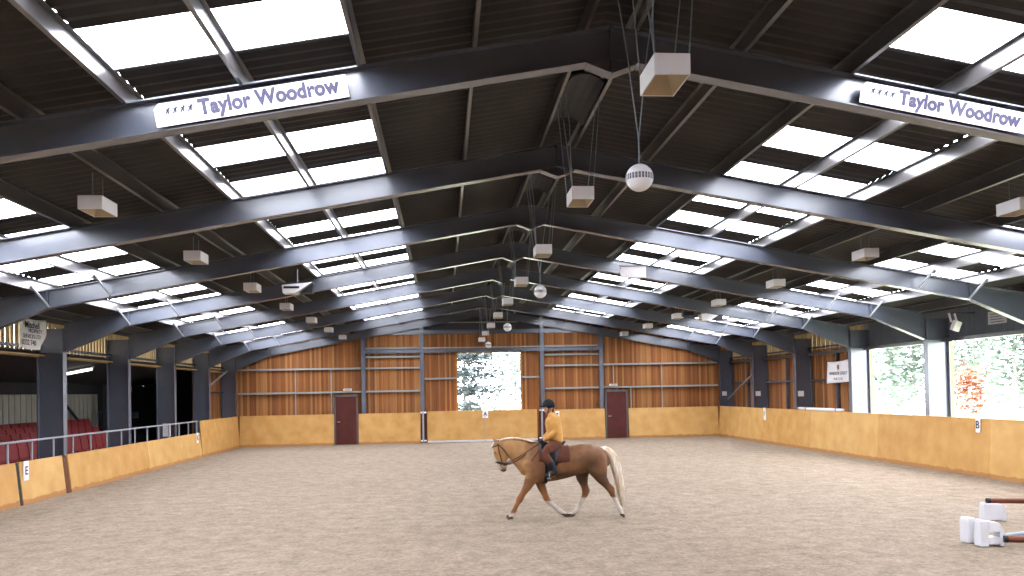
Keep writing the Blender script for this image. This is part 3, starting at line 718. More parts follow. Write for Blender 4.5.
# ------------------------------------------------------------------ trees outside
def tree(name, loc, H, R, m, label, n=900, leaf=.35, layers=False, trunk=.14):
    e = empty(name, loc, 0, label, 'tree', 'trees outside')
    rnd = random.Random(int(loc[0] * 13 + loc[1] * 7))
    b = MB(); b.tube([(0, 0, -.1), (.05, .03, H * .4), (-.05, 0, H * .85)], [trunk, trunk * .7, trunk * .25], 8)
    tips = []
    for k in range(14):
        a = rnd.random() * 2 * PI; h = H * (.14 + .7 * k / 14); rr = R * (.95 - .6 * (k / 14)) * rnd.uniform(.6, 1)
        t = (math.cos(a) * rr, math.sin(a) * rr, h + (.02 if layers else .25) * rr); b.tube([(0, 0, h * .92), (t[0] * .5, t[1] * .5, (h * .92 + t[2]) / 2 + .1), t], [trunk * .4, trunk * .25, .02], 5); tips.append(t)
    b.build('trunk', 'bark', e)
    v = []; f = []
    for k in range(n):
        c = tips[rnd.randrange(len(tips))]; u = rnd.random() ** .6
        sp = R * .55
        p = Vector((c[0] * u + rnd.gauss(0, sp * .35), c[1] * u + rnd.gauss(0, sp * .35), c[2] + rnd.gauss(0, .07 * H if layers else .1 * H)))
        if layers: p.z = round(p.z / (H * .13)) * H * .13 + rnd.gauss(0, .03 * H)
        s = leaf * rnd.uniform(.5, 1.2); q = Matrix.Rotation(rnd.random() * 6.3, 3, 'Z') @ Matrix.Rotation(rnd.gauss(.3, .6), 3, 'X')
        k0 = len(v)
        for a, c2 in ((-1, 0), (-.2, .55), (1, 0), (-.2, -.55)): v.append(p + q @ Vector((a * s, c2 * s, 0)))
        f.append((k0, k0 + 1, k0 + 2, k0 + 3))
    MB().add(v, f).build('foliage', m, e)
tree('garden_tree', (25.9, 40.3, -.1), 3.4, 1.5, 'rust', 'small rust-coloured tree outside the wide right opening', 1100, .13, trunk=.05)
tree('garden_tree', (33.6, 47.0, -.1), 8.5, 3.5, 'leaf', 'pale green tree just right of the small rust-coloured tree', 2600, .26)
tree('garden_tree', (40.0, 51.0, -.1), 9.0, 3.7, 'leaf', 'pale green tree outside at the right picture edge', 2600, .26)
tree('garden_tree', (27.0, 47.0, -.1), 8.0, 3.4, 'leaf', 'nearer pale green tree in the right part of the narrower right opening', 2200, .26)
tree('garden_tree', (32.5, 58.0, -.1), 8.5, 3.6, 'leaf', 'farther pale green tree in the left part of the narrower right opening', 2200, .26)
tree('garden_tree', (42.5, 63.5, -.1), 10.5, 4.4, 'leaf', 'large pale green tree farther off, behind the small rust-coloured tree', 3200, .27)
tree('cedar_tree', (-.4, 58.0, -.1), 9.5, 3.6, 'leaf_b', 'spreading grey-green cedar seen through the end doorway', 5200, .22, True)
tree('garden_tree', (5.6, 84.0, -.1), 7.5, 3.2, 'leaf', 'far pale tree right of the cedar in the end doorway', 1500, .26)

# ------------------------------------------------------------------ organic surfaces (horse and rider)
def loft(b, secs, n=14):
    """secs: (centre, radius in the vertical plane, radius sideways (Y)); rounded ends"""
    secs = [(Vector(c), a, w) for c, a, w in secs]; N = len(secs); rings = []; full = []
    t0 = (secs[1][0] - secs[0][0]).normalized(); t1 = (secs[-1][0] - secs[-2][0]).normalized()
    c, a, w = secs[0]; r = min(a, w)
    full += [(c - t0 * r * .9, a * .38, w * .38, t0), (c - t0 * r * .55, a * .8, w * .8, t0)]
    for i, (c, a, w) in enumerate(secs):
        t = (secs[min(i + 1, N - 1)][0] - secs[max(i - 1, 0)][0]).normalized(); full.append((c, a, w, t))
    c, a, w = secs[-1]; r = min(a, w)
    full += [(c + t1 * r * .55, a * .8, w * .8, t1), (c + t1 * r * .9, a * .38, w * .38, t1)]
    v = []
    for c, a, w, t in full:
        side = Vector((0, 1, 0)) - t * t.y
        side = side.normalized() if side.length > .25 else Vector((1, 0, 0)); up = side.cross(t).normalized()
        v += [c + up * math.cos(2 * PI * k / n) * a + side * math.sin(2 * PI * k / n) * w for k in range(n)]
    f = []; m = len(full)
    for i in range(m - 1):
        for k in range(n): f.append((i * n + k, (i + 1) * n + k, (i + 1) * n + (k + 1) % n, i * n + (k + 1) % n))
    f += [tuple(range(n)), tuple((m - 1) * n + k for k in range(n - 1, -1, -1))]
    # outward winding for the voxel remesh
    b.add(v, f)
def organic(name, b, m, parent, voxel=.012, smooth=6, colour=None):
    me = bpy.data.meshes.new(name + '_raw'); me.from_pydata(b.v, [], b.f)
    bm = bmesh.new(); bm.from_mesh(me); bmesh.ops.recalc_face_normals(bm, faces=bm.faces); bm.to_mesh(me); bm.free()
    t = bpy.data.objects.new(name + '_raw', me); COL.objects.link(t)
    r = t.modifiers.new('r', 'REMESH'); r.mode = 'VOXEL'; r.voxel_size = voxel; r.adaptivity = 0
    s = t.modifiers.new('s', 'SMOOTH'); s.iterations = smooth; s.factor = .5
    bpy.context.view_layer.update()
    out = bpy.data.meshes.new_from_object(t.evaluated_get(bpy.context.evaluated_depsgraph_get())); out.name = name
    bpy.data.objects.remove(t); bpy.data.meshes.remove(me)
    for p in out.polygons: p.use_smooth = True
    if colour:
        ca = out.color_attributes.new('coat', 'FLOAT_COLOR', 'POINT')
        for i, v in enumerate(out.vertices): ca.data[i].color = colour(v.co)
    o = bpy.data.objects.new(name, out); COL.objects.link(o); out.materials.clear(); out.materials.append(M[m]); o.parent = parent
    return o
def attr_mat(name, rough, bump=.1, bs=120, var=.25, vs_=9):
    m = bpy.data.materials.new(name); m.use_nodes = True; n = m.node_tree.nodes; L = m.node_tree.links; b = n['Principled BSDF']
    b.inputs['Roughness'].default_value = rough; b.inputs['Specular IOR Level'].default_value = .25
    a = n.new('ShaderNodeAttribute'); a.attribute_name = 'coat'
    tex = n.new('ShaderNodeTexCoord'); z = n.new('ShaderNodeTexNoise'); z.inputs['Scale'].default_value = vs_; z.inputs['Detail'].default_value = 4; L.new(tex.outputs['Object'], z.inputs['Vector'])
    r = n.new('ShaderNodeValToRGB'); r.color_ramp.elements[0].position = .35; r.color_ramp.elements[1].position = .65; k = 1 - var
    r.color_ramp.elements[0].color = (k, k, k, 1); r.color_ramp.elements[1].color = (1, 1, 1, 1); L.new(z.outputs['Fac'], r.inputs[0])
    mx = n.new('ShaderNodeMix'); mx.data_type = 'RGBA'; mx.blend_type = 'MULTIPLY'; mx.inputs['Factor'].default_value = 1
    L.new(a.outputs['Color'], mx.inputs['A']); L.new(r.outputs[0], mx.inputs['B']); L.new(mx.outputs['Result'], b.inputs['Base Color'])
    z2 = n.new('ShaderNodeTexNoise'); z2.inputs['Scale'].default_value = bs; L.new(tex.outputs['Object'], z2.inputs['Vector'])
    bp = n.new('ShaderNodeBump'); bp.inputs['Strength'].default_value = bump; bp.inputs['Distance'].default_value = .004; L.new(z2.outputs['Fac'], bp.inputs['Height']); L.new(bp.outputs[0], b.inputs['Normal'])
    return m
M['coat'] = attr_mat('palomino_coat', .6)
M['skin'] = attr_mat('skin_tones', .55, .03, 60, .08, 14)
M['hair_cream'] = mat('cream_horse_hair', (252, 246, 236), .6, 0, 0, 18, .2, 90, (1, 1, .25), rgb2=(222, 188, 134))
M['shirt'] = mat('golden_yellow_shirt', (222, 166, 88), .85, 0, .15, 9, .15, 60)
M['breeches'] = mat('red_brown_breeches', (106, 60, 42), .85, 0, .2, 10)
M['saddle'] = mat('black_saddle_leather', (20, 21, 25), .4, 0, .3, 14)
M['numnah'] = mat('red_brown_saddlecloth', (102, 56, 42), .9, 0, .2, 12)
M['boot'] = mat('dark_grey_boot', (34, 36, 40), .5, 0, .25, 10)
M['tan'] = mat('brown_bridle_leather', (86, 54, 36), .5, 0, .2, 14)
M['helmet'] = mat('black_velvet_helmet', (26, 30, 34), .8, 0, .2, 20)
M['stirrup'] = mat('bright_stirrup_iron', (200, 204, 208), .3, .8)

HS = .0178     # metres per unit of the side-view drawing of horse and rider
def S(x, y, d=0.0):      # side-view drawing -> metres, origin on the ground under the girth
    return Vector(((x - 545) * HS + .0004 * (518 - y), d, (518 - y) * .01763 - (x - 545) * .0005))
def U(v):
    x = v.x / HS + 545; return x, 518 - (v.z + (x - 545) * .0005) / .01763

TORSO = [(523.5, 451, 476.5, 8.0), (527, 446, 480, 10.5), (532, 443.6, 482.5, 12), (538, 442.4, 482.8, 12.6), (546, 444.8, 482.2, 13.6), (555, 446.8, 480.6, 14.2), (565, 446.8, 478, 14.2),
         (574, 445, 475.2, 13.8), (582, 443.6, 472.5, 13.4), (589, 443.8, 471.5, 12.8), (596, 446, 471.5, 11.5), (601, 449.5, 471, 9.0), (604.2, 454, 468, 6)]
def torso(x):
    for a, b_ in zip(TORSO, TORSO[1:]):
        if a[0] <= x <= b_[0]:
            k = (x - a[0]) / (b_[0] - a[0]); return [p + (q - p) * k for p, q in zip(a, b_)]
    return TORSO[0] if x < TORSO[0][0] else TORSO[-1]
def on_torso(x, ang, off):   # ang 0 = spine, +-180 = belly; + is the far side
    _, t, bt, w = torso(x); c = (t + bt) / 2; h = (bt - t) / 2; a = math.radians(ang); o_ = off / HS
    return S(x, c - (h + o_) * math.cos(a), (w + o_) * HS * math.sin(a))
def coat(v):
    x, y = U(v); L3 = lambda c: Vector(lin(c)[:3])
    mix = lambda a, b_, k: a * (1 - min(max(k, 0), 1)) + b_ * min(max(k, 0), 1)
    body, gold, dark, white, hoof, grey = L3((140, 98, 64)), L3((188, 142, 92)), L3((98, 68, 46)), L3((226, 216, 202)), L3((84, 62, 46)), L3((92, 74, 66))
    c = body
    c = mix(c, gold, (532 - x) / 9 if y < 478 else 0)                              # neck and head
    c = mix(c, dark, 1 - math.hypot((x - 590) / 17, (y - 462) / 13)) if x > 560 else c  # darker haunch: flank shading and dapple put into the coat colour
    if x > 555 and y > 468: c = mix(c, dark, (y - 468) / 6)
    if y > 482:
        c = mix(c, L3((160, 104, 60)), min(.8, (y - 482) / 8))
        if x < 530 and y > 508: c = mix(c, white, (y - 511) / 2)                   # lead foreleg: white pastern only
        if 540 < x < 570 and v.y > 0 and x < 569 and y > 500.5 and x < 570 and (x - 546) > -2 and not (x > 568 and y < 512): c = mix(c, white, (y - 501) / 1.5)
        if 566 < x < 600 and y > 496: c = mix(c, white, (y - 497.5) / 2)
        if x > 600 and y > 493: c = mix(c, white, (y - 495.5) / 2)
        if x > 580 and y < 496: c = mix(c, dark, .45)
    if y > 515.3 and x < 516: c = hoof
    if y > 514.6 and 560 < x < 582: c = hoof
    if y > 512.6 and x > 614: c = hoof
    if x < 508:                                                                   # blaze and muzzle
        fx = 490.6 + max(0, y - 446) * .43
        if x < fx + 2.6 and abs(v.y) < .055 and 445 < y < 470: c = mix(c, white, (fx + 2.6 - x) / 1.2)
        if y > 468.2: c = mix(c, grey, (y - 468.2) / 2)
    return (c[0], c[1], c[2], 1)

horse = empty('horse', (-.09, 14.05, 0), 0, 'palomino horse with a white blaze and cream tail, trotting left across the sand', 'horse')
def build_horse():
    b = MB()
    loft(b, [(S(x, (t + q) / 2), (q - t) / 2 * .01763 / 1, w * HS) for x, t, q, w in TORSO], 24)
    loft(b, [(S(499.5, 446.5), 5.6 * HS, 4.2 * HS), (S(506, 447), 7.6 * HS, 4.8 * HS), (S(513, 449.2), 10.4 * HS, 5.4 * HS), (S(520, 453.4), 13 * HS, 6.6 * HS), (S(527, 458.5), 15.5 * HS, 8.6 * HS), (S(535, 462.5), 17.5 * HS, 10.5 * HS)], 20)
    # head: skull, cheeks, nose, lips
    loft(b, [(S(496.6, 445.4), 4.8 * HS, 4.3 * HS), (S(497.8, 449.5), 7.2 * HS, 5.2 * HS), (S(499.6, 454), 8.0 * HS, 5.2 * HS), (S(500.4, 458.5), 7.0 * HS, 4.5 * HS), (S(501.0, 462.8), 5.2 * HS, 3.7 * HS), (S(502.0, 467), 4.6 * HS, 3.4 * HS), (S(502.7, 469.3), 3.4 * HS, 2.8 * HS)], 16)
    loft(b, [(S(503.6, 452.5), 4.4 * HS, 4.2 * HS), (S(504.2, 456.5), 4.0 * HS, 3.8 * HS), (S(504.2, 460), 2.6 * HS, 2.8 * HS)], 12)      # cheek
    loft(b, [(S(504.0, 467.5), 2.0 * HS, 2.2 * HS), (S(504.2, 470.2), 1.8 * HS, 2.0 * HS)], 10)                                               # chin
    for d in (-1, 1):
        loft(b, [(S(497.2, 443.2, d * 2.6 * HS), 1.6 * HS, 1.0 * HS), (S(495.0, 441.4, d * 3.1 * HS), 2.0 * HS, 1.2 * HS), (S(492.6, 438.6, d * 3.4 * HS), 1.0 * HS, .7 * HS)], 8)   # ears
        b.ball(S(495.2, 452.4, d * 4.5 * HS), .9 * HS, .6 * HS, .9 * HS, 8, 6)    # eye bulge
        loft(b, [(S(592, 456, d * 5 * HS), 11 * HS, 7 * HS), (S(594, 464, d * 5.5 * HS), 10.5 * HS, 6.5 * HS)], 14)   # buttock mass
        loft(b, [(S(530, 462, d * 7 * HS), 9 * HS, 5 * HS), (S(531, 470, d * 7 * HS), 8 * HS, 5 * HS)], 12)            # shoulder
    def leg(pts, d): loft(b, [(S(x, y, d * HS * k), r * HS, r * q * HS) for x, y, r, q, k in pts], 12)
    def hoof(x, y, d, a):
        c = S(x, y, d * HS); u = Vector((math.cos(a), 0, math.sin(a))); w = Vector((-math.sin(a), 0, math.cos(a)))
        v = []
        for zz, r in ((-.028, .058), (-.02, .060), (.03, .046), (.05, .040)):
            v += [c + w * zz + u * (math.cos(2 * PI * k / 12) * r - zz * .5) + Vector((0, math.sin(2 * PI * k / 12) * r * .85, 0)) for k in range(12)]
        f = [(i * 12 + k, (i + 1) * 12 + k, (i + 1) * 12 + (k + 1) % 12, i * 12 + (k + 1) % 12) for i in range(3) for k in range(12)]
        b.add(v, f + [tuple(range(12)), tuple(36 + k for k in range(11, -1, -1))])
    # near (left) fore, reaching forward: x, y, radius, sideways ratio, lateral units
    leg([(532, 470, 8, .6, -7), (529.2, 479, 6.3, .65, -7), (525.2, 487, 4.2, .8, -6.8), (521.2, 493.2, 3.1, .9, -6.6), (518.5, 498.3, 3.7, .95, -6.5), (516.6, 502, 2.4, 1, -6.4), (513.8, 507.5, 2.2, 1, -6.4), (512.4, 510.8, 2.7, .95, -6.4), (510.4, 514, 2.2, 1, -6.4)], 1)
    hoof(508.6, 516.6, -6.4, .12)
    # far (right) fore, pushing back and flexed
    leg([(537, 471, 8, .6, 7), (539.6, 481, 5.6, .7, 7), (542.2, 489, 4.3, .85, 6.8), (545.2, 496, 3.3, .95, 6.6), (547, 500.3, 3.7, .95, 6.5), (550, 503.5, 2.3, 1, 6.5), (556.5, 508.8, 2.1, 1, 6.5), (559.6, 511.3, 2.6, .95, 6.5), (562.6, 513.6, 2.1, 1, 6.5)], 1)
    hoof(564.6, 515.6, 6.5, -.5)
    # near (left) hind, trailing
    leg([(593, 462, 12, .5, -6), (597, 470.5, 9.5, .55, -6.2), (600.2, 478.5, 5.8, .65, -6.4), (605, 484.6, 3.8, .8, -6.4), (609.2, 488.8, 4.2, .8, -6.4), (610.4, 492.4, 3.3, .9, -6.4), (611.4, 495.5, 2.5, .95, -6.4), (613.8, 500, 2.3, 1, -6.4), (616.4, 505.6, 2.3, 1, -6.4), (617.8, 508.5, 2.8, .95, -6.4), (619.4, 511.3, 2.2, 1, -6.4)], 1)
    hoof(620.6, 514.2, -6.4, -.55)
    # far (right) hind, swung forward under the belly
    leg([(585, 462, 11, .5, 6), (582, 470, 8.6, .6, 6.2), (582.6, 479, 6.2, .65, 6.4), (584.6, 486, 3.9, .8, 6.4), (586.4, 491.5, 4.2, .8, 6.4), (585.6, 495, 3.3, .9, 6.4), (584.0, 498.5, 2.5, .95, 6.4), (581.4, 503.5, 2.3, 1, 6.4), (578.2, 509, 2.3, 1, 6.4), (576.8, 511.4, 2.8, .95, 6.4), (574, 514, 2.2, 1, 6.4)], 1)
    hoof(571.2, 516.4, 6.4, .15)
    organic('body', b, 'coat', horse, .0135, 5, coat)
    # eyes
    for d in (-1, 1): MB().ball(S(494.6, 452.6, d * 4.75 * HS), .012, .01, .012, 12, 8).build('eye', 'black', horse, smooth=True)
    # mane, forelock, tail
    rnd = random.Random(3); m = MB()
    crest = [(497, 441.6), (501, 439.6), (506, 438.4), (511, 438), (516, 438.2), (522, 439.2), (528, 440.6), (534, 442)]
    loft(m, [(S(x, y + .3, 0), 1.0 * HS, 1.5 * HS) for x, y in crest], 8)
    for k in range(90):
        q = rnd.random() * (len(crest) - 1.01); i = int(q); u = q - i; x = crest[i][0] * (1 - u) + crest[i + 1][0] * u; y = crest[i][1] * (1 - u) + crest[i + 1][1] * u
        ln = rnd.uniform(5, 9); d0 = rnd.uniform(1.5, 2.5)
        m.tube([S(x, y - .2, 0), S(x + .5, y + ln * .4, (d0 + 1.6) * HS * 1.2), S(x + rnd.uniform(0, 2), y + ln, (d0 + 3.2) * HS * 1.25)], [.012, .014, .004], 5)
    for k in range(8): m.tube([S(497, 441.4, rnd.uniform(-.02, .02)), S(493, 443.6, rnd.uniform(-.03, .03)), S(490.4 + rnd.uniform(-.3, .8), 448.4 + rnd.uniform(-1, 1.5), rnd.uniform(-.035, .035))], [.012, .014, .004], 5)
    m.build('mane', 'hair_cream', horse, smooth=True)
    t = MB(); line = [(600, 448.6, 2.2), (604, 448.6, 3.0), (608.5, 451.5, 4.4), (612, 457.5, 5.0), (615, 466, 4.8), (617.6, 476, 4.2), (619.8, 487, 3.6), (621.2, 497, 2.8), (621.8, 505, 1.6)]
    loft(t, [(S(x, y, 0), r * HS * .9, r * HS * .8) for x, y, r in line], 12)
    for k in range(130):
        a = rnd.random() * 2 * PI; rr = rnd.uniform(.75, 1.06); e_ = rnd.uniform(.75, 1.0); pts = []; rad = []
        for j, (x, y, r) in enumerate(line):
            if j > (len(line) - 1) * e_ + .5: break
            wv = math.sin(j * .9 + k) * .25
            pts.append(S(x + math.cos(a) * r * rr * .95 + wv, y + 1.2 * math.sin(a * 3), math.sin(a) * r * rr * .85 * HS)); rad.append(.0085)
        rad[-1] = .002
        if len(pts) > 2: t.tube(pts, rad, 4)
    t.build('tail', 'hair_cream', horse, smooth=True)
build_horse()
def patch(name, xs, angs, off, thick, m, parent, smooth=True):
    """a sheet laid over the horse's back, from xs[0..] along and angs across"""
    v = []; f = []; nx = len(xs); na = len(angs)
    for lay in (off + thick, off):
        for x in xs:
            for a in angs: v.append(on_torso(x if not callable(x) else x(a), a, lay))
    o = nx * na
    for i in range(nx - 1):
        for j in range(na - 1):
            k = i * na + j; f.append((k, k + 1, k + na + 1, k + na)); f.append((k + o, k + na + o, k + na + 1 + o, k + 1 + o))
    for i in range(nx - 1):
        for j in (0, na - 1): k = i * na + j; f.append((k, k + na, k + na + o, k + o))
    for j in range(na - 1):
        for i in (0, nx - 1): k = i * na + j; f.append((k, k + 1, k + 1 + o, k + o))
    return MB().add(v, f).build(name, m, parent, smooth=smooth)
def build_tack():
    fr = lambda a, c, n: [a + (c - a) * i / (n - 1) for i in range(n)]
    patch('saddlecloth', fr(536.5, 567, 12), fr(-84, 84, 25), .012, .012, 'numnah', horse)
    sad = empty('saddle', (0, 0, 0)); sad.parent = horse
    b = MB()
    loft(b, [(S(539.5, 443.4), 2.4 * HS, 5 * HS), (S(543, 443.6), 2.2 * HS, 6 * HS), (S(549, 445.3), 1.9 * HS, 7.5 * HS), (S(555, 445.2), 2.1 * HS, 8.5 * HS), (S(560, 443.2), 2.2 * HS, 8.5 * HS), (S(563, 441.4), 1.4 * HS, 7.5 * HS)], 16)
    b.build('seat', 'saddle', sad, smooth=True)
    for d, nm in ((-1, 'flap'), (1, 'flap')):
        v = []; f = []
        rows = [(16, 540, 560), (32, 537.5, 558), (48, 536.5, 556), (64, 538, 555), (80, 540.5, 554.5), (94, 543.5, 553.5)]
        for lay in (.045, .028):
            for a, x0, x1 in rows:
                for i in range(6): v.append(on_torso(x0 + (x1 - x0) * i / 5, d * a, lay))
        n = 36
        for i in range(5):
            for j in range(5): k = i * 6 + j; f += [(k, k + 1, k + 7, k + 6), (k + n, k + 6 + n, k + 7 + n, k + 1 + n)]
        ring = [0, 1, 2, 3, 4, 5, 11, 17, 23, 29, 35, 34, 33, 32, 31, 30, 24, 18, 12, 6]
        for i in range(20): f.append((ring[i], ring[(i + 1) % 20], ring[(i + 1) % 20] + n, ring[i] + n))
        MB().add(v, f).build('flap', 'saddle', sad, smooth=True)
    patch('girth', [542.4, 545.8], fr(80, 280, 30), .014, .014, 'saddle', sad)
    for d in (-1, 1):   # stirrup leather and iron
        st = MB(); st.tube([on_torso(546, d * 60, .06), S(545.8, 465, d * 17.4 * HS), S(545.6, 471, d * 17.6 * HS)], .012, 6); st.build('stirrup_leather', 'saddle', sad)
        st = MB(); c = S(545.8, 473.4, d * 17.4 * HS); st.tube([c + Vector((0.0 + .0 * math.cos(a), math.cos(a) * .06, math.sin(a) * .06 + .0)) for a in [2 * PI * k / 16 for k in range(16)]], .010, 6, True)
        st.box(c.x - .03, c.x + .03, c.y - .055, c.y + .055, c.z - .068, c.z - .052); st.build('stirrup_iron', 'stirrup', sad)
    bri = empty('bridle', (0, 0, 0)); bri.parent = horse
    def ring(pts): return pts
    for d in (-1, 1):
        MB().tube([S(497.6, 440.9, d * 1.5 * HS), S(496.9, 445, d * 4.7 * HS), S(498.2, 452, d * 5.5 * HS), S(500.6, 460, d * 4.4 * HS), S(502.2, 464.4, d * 3.5 * HS)], .011, 6).build('cheekpiece', 'tan', bri)
        MB().tube([S(496.9, 445, d * 4.7 * HS), S(493.4, 446.6, d * 4.2 * HS), S(491.4, 447.3, 0)], .010, 6).build('browband', 'tan', bri)
        MB().tube([S(497.2, 444.5, d * 4.8 * HS), S(502.5, 449.5, d * 5.0 * HS), S(506.6, 455, d * 4.2 * HS), S(508.4, 458, 0)], .009, 6).build('throatlash', 'tan', bri)
        MB().tube([S(495.6, 462.2, 0), S(497.4, 462.5, d * 3.6 * HS), S(501.4, 463.4, d * 4.5 * HS), S(505.2, 463.6, d * 3.4 * HS), S(506.8, 463.4, 0)], .020, 6).build('noseband', 'black', bri)
        c = S(503.2, 465.2, d * 3.7 * HS); MB().tube([c + Vector((math.cos(a) * .03, 0, math.sin(a) * .03)) for a in [2 * PI * k / 12 for k in range(12)]], .006, 6, True).build('bit_ring', 'stirrup', bri)
        MB().tube([c, S(510, 463.6, d * 5 * HS), S(519, 458, d * 7 * HS), S(530, 449.5, d * 7.5 * HS), S(539, 442.3, d * 4.5 * HS)], .009, 6).build('rein', 'tan', bri)
        MB().tube([c, S(509, 461.4, d * 5 * HS), S(518, 456, d * 7.4 * HS), S(528, 449.5, d * 7.9 * HS), S(538.5, 441.7, d * 4.8 * HS)], .007, 6).build('rein', 'tan', bri)
    MB().tube([S(540.5, 446, 9 * HS), S(535, 452, 11.5 * HS), S(527, 464, 10.5 * HS), S(523, 472, 4 * HS), S(523, 472, -4 * HS), S(527, 464, -10.5 * HS), S(535, 452, -11.9 * HS), S(540.5, 446, -9 * HS)], .010, 6).build('breastplate', 'tan', bri)
build_tack()

rider = empty('person', (-.09, 14.05, 0), 0, 'person in yellow shirt, brown breeches and black riding hat sitting on the palomino horse', 'person')
def build_rider():
    L3 = lambda c: lin(c)
    def skin(v):
        x, y = U(v)
        if 410.6 < y < 411.5 and x < 544.6 and abs(v.y) < .028: return L3((176, 96, 84))
        return L3((214, 164, 132))
    def arm(b, d, g=0.0, upto=9):
        pts = [(S(551.4, 418.6, d * 9.6 * HS), 3.2, 3.0), (S(552.6, 425, d * 11.4 * HS), 3.0, 2.8), (S(552.6, 431, d * 12 * HS), 2.5, 2.4), (S(549.5, 434.6, d * 11 * HS), 2.4, 2.3), (S(545.2, 437.6, d * 8 * HS), 2.0, 2.0), (S(542.2, 439.6, d * 5.4 * HS), 1.5, 1.7)]
        loft(b, [(p, a * HS + g, w * HS + g) for p, a, w in pts[:upto]], 12)
    def hand(b, d, g=0.0):
        loft(b, [(S(542, 439.8, d * 5.2 * HS), 1.3 * HS + g, 1.5 * HS + g), (S(540.2, 440.9, d * 4.6 * HS), 1.9 * HS + g, 1.2 * HS + g), (S(538.9, 441.7, d * 4.4 * HS), 1.8 * HS + g, 1.0 * HS + g)], 10)
        for k, (l, z0) in enumerate(((2.0, -1.5), (2.25, -.5), (2.1, .45), (1.7, 1.3))):     # four fingers curled round the rein
            p0 = S(539.0, 441.8 + z0, d * 4.9 * HS); p1 = S(539.0 - l * .75, 442.1 + z0, d * 4.5 * HS); p2 = S(539.0 - l * .7, 442.3 + z0, d * 3.2 * HS); p3 = S(539.8, 442.3 + z0, d * 2.7 * HS)
            loft(b, [(p0, .0090 + g, .0090 + g), (p1, .0085 + g, .0085 + g), (p2, .0080 + g, .0080 + g), (p3, .007 + g, .007 + g)], 8)
        loft(b, [(S(540.8, 439.9, d * 3.9 * HS), .010 + g, .010 + g), (S(539.2, 439.4, d * 3.3 * HS), .0095 + g, .0095 + g), (S(537.9, 439.8, d * 3.2 * HS), .008 + g, .008 + g)], 8)   # thumb on top
    def legs(b, d, g=0.0, a0=0, a1=9):
        pts = [(S(555, 443.6, d * 5 * HS), 6.0, 5.2), (S(550.5, 446.2, d * 10.0 * HS), 5.2, 4.3), (S(545, 449, d * 14.6 * HS), 4.5, 3.4), (S(541.6, 451.8, d * 16.6 * HS), 3.6, 3.0), (S(543.4, 456.6, d * 17.3 * HS), 3.4, 2.9), (S(546.8, 461.4, d * 17.5 * HS), 3.1, 2.8), (S(549.8, 466, d * 17.3 * HS), 2.3, 2.2), (S(551, 469.2, d * 17.3 * HS), 2.1, 2.0)]
        if a1 - a0 >= 2: loft(b, [(p, r * HS + g, w * HS + g) for p, r, w in pts[a0:a1]], 12)
    def foot(b, d, g=0.0):
        loft(b, [(S(552.6, 470.6, d * 17.3 * HS), 1.9 * HS + g, 1.7 * HS + g), (S(549.4, 471.6, d * 17.6 * HS), 2.0 * HS + g, 1.9 * HS + g), (S(546.2, 473.0, d * 17.9 * HS), 1.6 * HS + g, 2.1 * HS + g), (S(543.6, 473.9, d * 18 * HS), 1.2 * HS + g, 1.8 * HS + g)], 12)
    def trunk(b, g=0.0, lo=0, hi=9):
        pts = [(555, 444.5, 7.0, 9.0), (554.2, 439.5, 6.6, 8.6), (553.4, 434, 6.2, 7.8), (552.4, 428, 6.4, 8.4), (551.4, 422.6, 6.6, 9.6), (551, 419, 5.6, 10.4), (550.6, 416.6, 3.4, 7.5)]
        loft(b, [(S(x, y), r * HS + g, w * HS + g) for x, y, r, w in pts[lo:hi]], 18)
    b = MB(); trunk(b)
    loft(b, [(S(550.6, 417), 2.7 * HS, 2.9 * HS), (S(549.6, 413.5), 2.5 * HS, 2.6 * HS), (S(549, 411), 2.6 * HS, 2.6 * HS)], 12)
    b.ball(S(548.2, 406.6), 5.1 * HS, 4.2 * HS, 5.6 * HS, 20, 14)
    loft(b, [(S(545.8, 405.5), 2.6 * HS, 3.4 * HS), (S(545.4, 408.6), 2.5 * HS, 3.2 * HS), (S(545.6, 411.4), 2.0 * HS, 2.3 * HS), (S(545.6, 412.8), 1.3 * HS, 1.4 * HS)], 12)   # face down to the chin
    loft(b, [(S(543.4, 406.8), .55 * HS, .55 * HS), (S(542.7, 408.9), .75 * HS, .8 * HS)], 8)      # nose
    loft(b, [(S(543.4, 410.9), .5 * HS, 1.1 * HS), (S(543.6, 411.6), .5 * HS, 1.0 * HS)], 8)         # lips
    for d in (-1, 1):
        arm(b, d); hand(b, d); legs(b, d); foot(b, d)
        b.ball(S(549.2, 408.2, d * 4.3 * HS), .014, .008, .022, 8, 6)  # ear
    organic('body', b, 'skin', rider, .0085, 3, skin)
    for d in (-1, 1): MB().ball(S(543.9, 406.9, d * 1.5 * HS), .009, .010, .006, 10, 8).build('eye', 'black', rider, smooth=True)
    # clothes
    b = MB(); trunk(b, .016)
    for d in (-1, 1): arm(b, d, .016, 5)
    loft(b, [(S(551.2, 415.8), 3.6 * HS, 3.8 * HS), (S(550.4, 414.6), 3.3 * HS, 3.4 * HS)], 12)
    loft(b, [(S(554.4, 436), 7.6 * HS, 9.6 * HS), (S(554.2, 441), 8.0 * HS, 10.4 * HS), (S(553.6, 445.0), 7.6 * HS, 11.2 * HS)], 16)
    loft(b, [(S(552.5, 419.5), 6.6 * HS, 9 * HS), (S(553.6, 427), 7.4 * HS, 9.4 * HS), (S(554.4, 435), 7.4 * HS, 9.6 * HS)], 16)       # loose hem
    sh = organic('shirt', b, 'shirt', rider, .012, 3)
    b = MB()
    for d in (-1, 1): legs(b, d, .011, 0, 7)
    loft(b, [(S(556, 444), 7.2 * HS, 9.0 * HS), (S(553.5, 445.6), 6.2 * HS, 8.6 * HS)], 16)
    organic('breeches', b, 'breeches', rider, .012, 3)
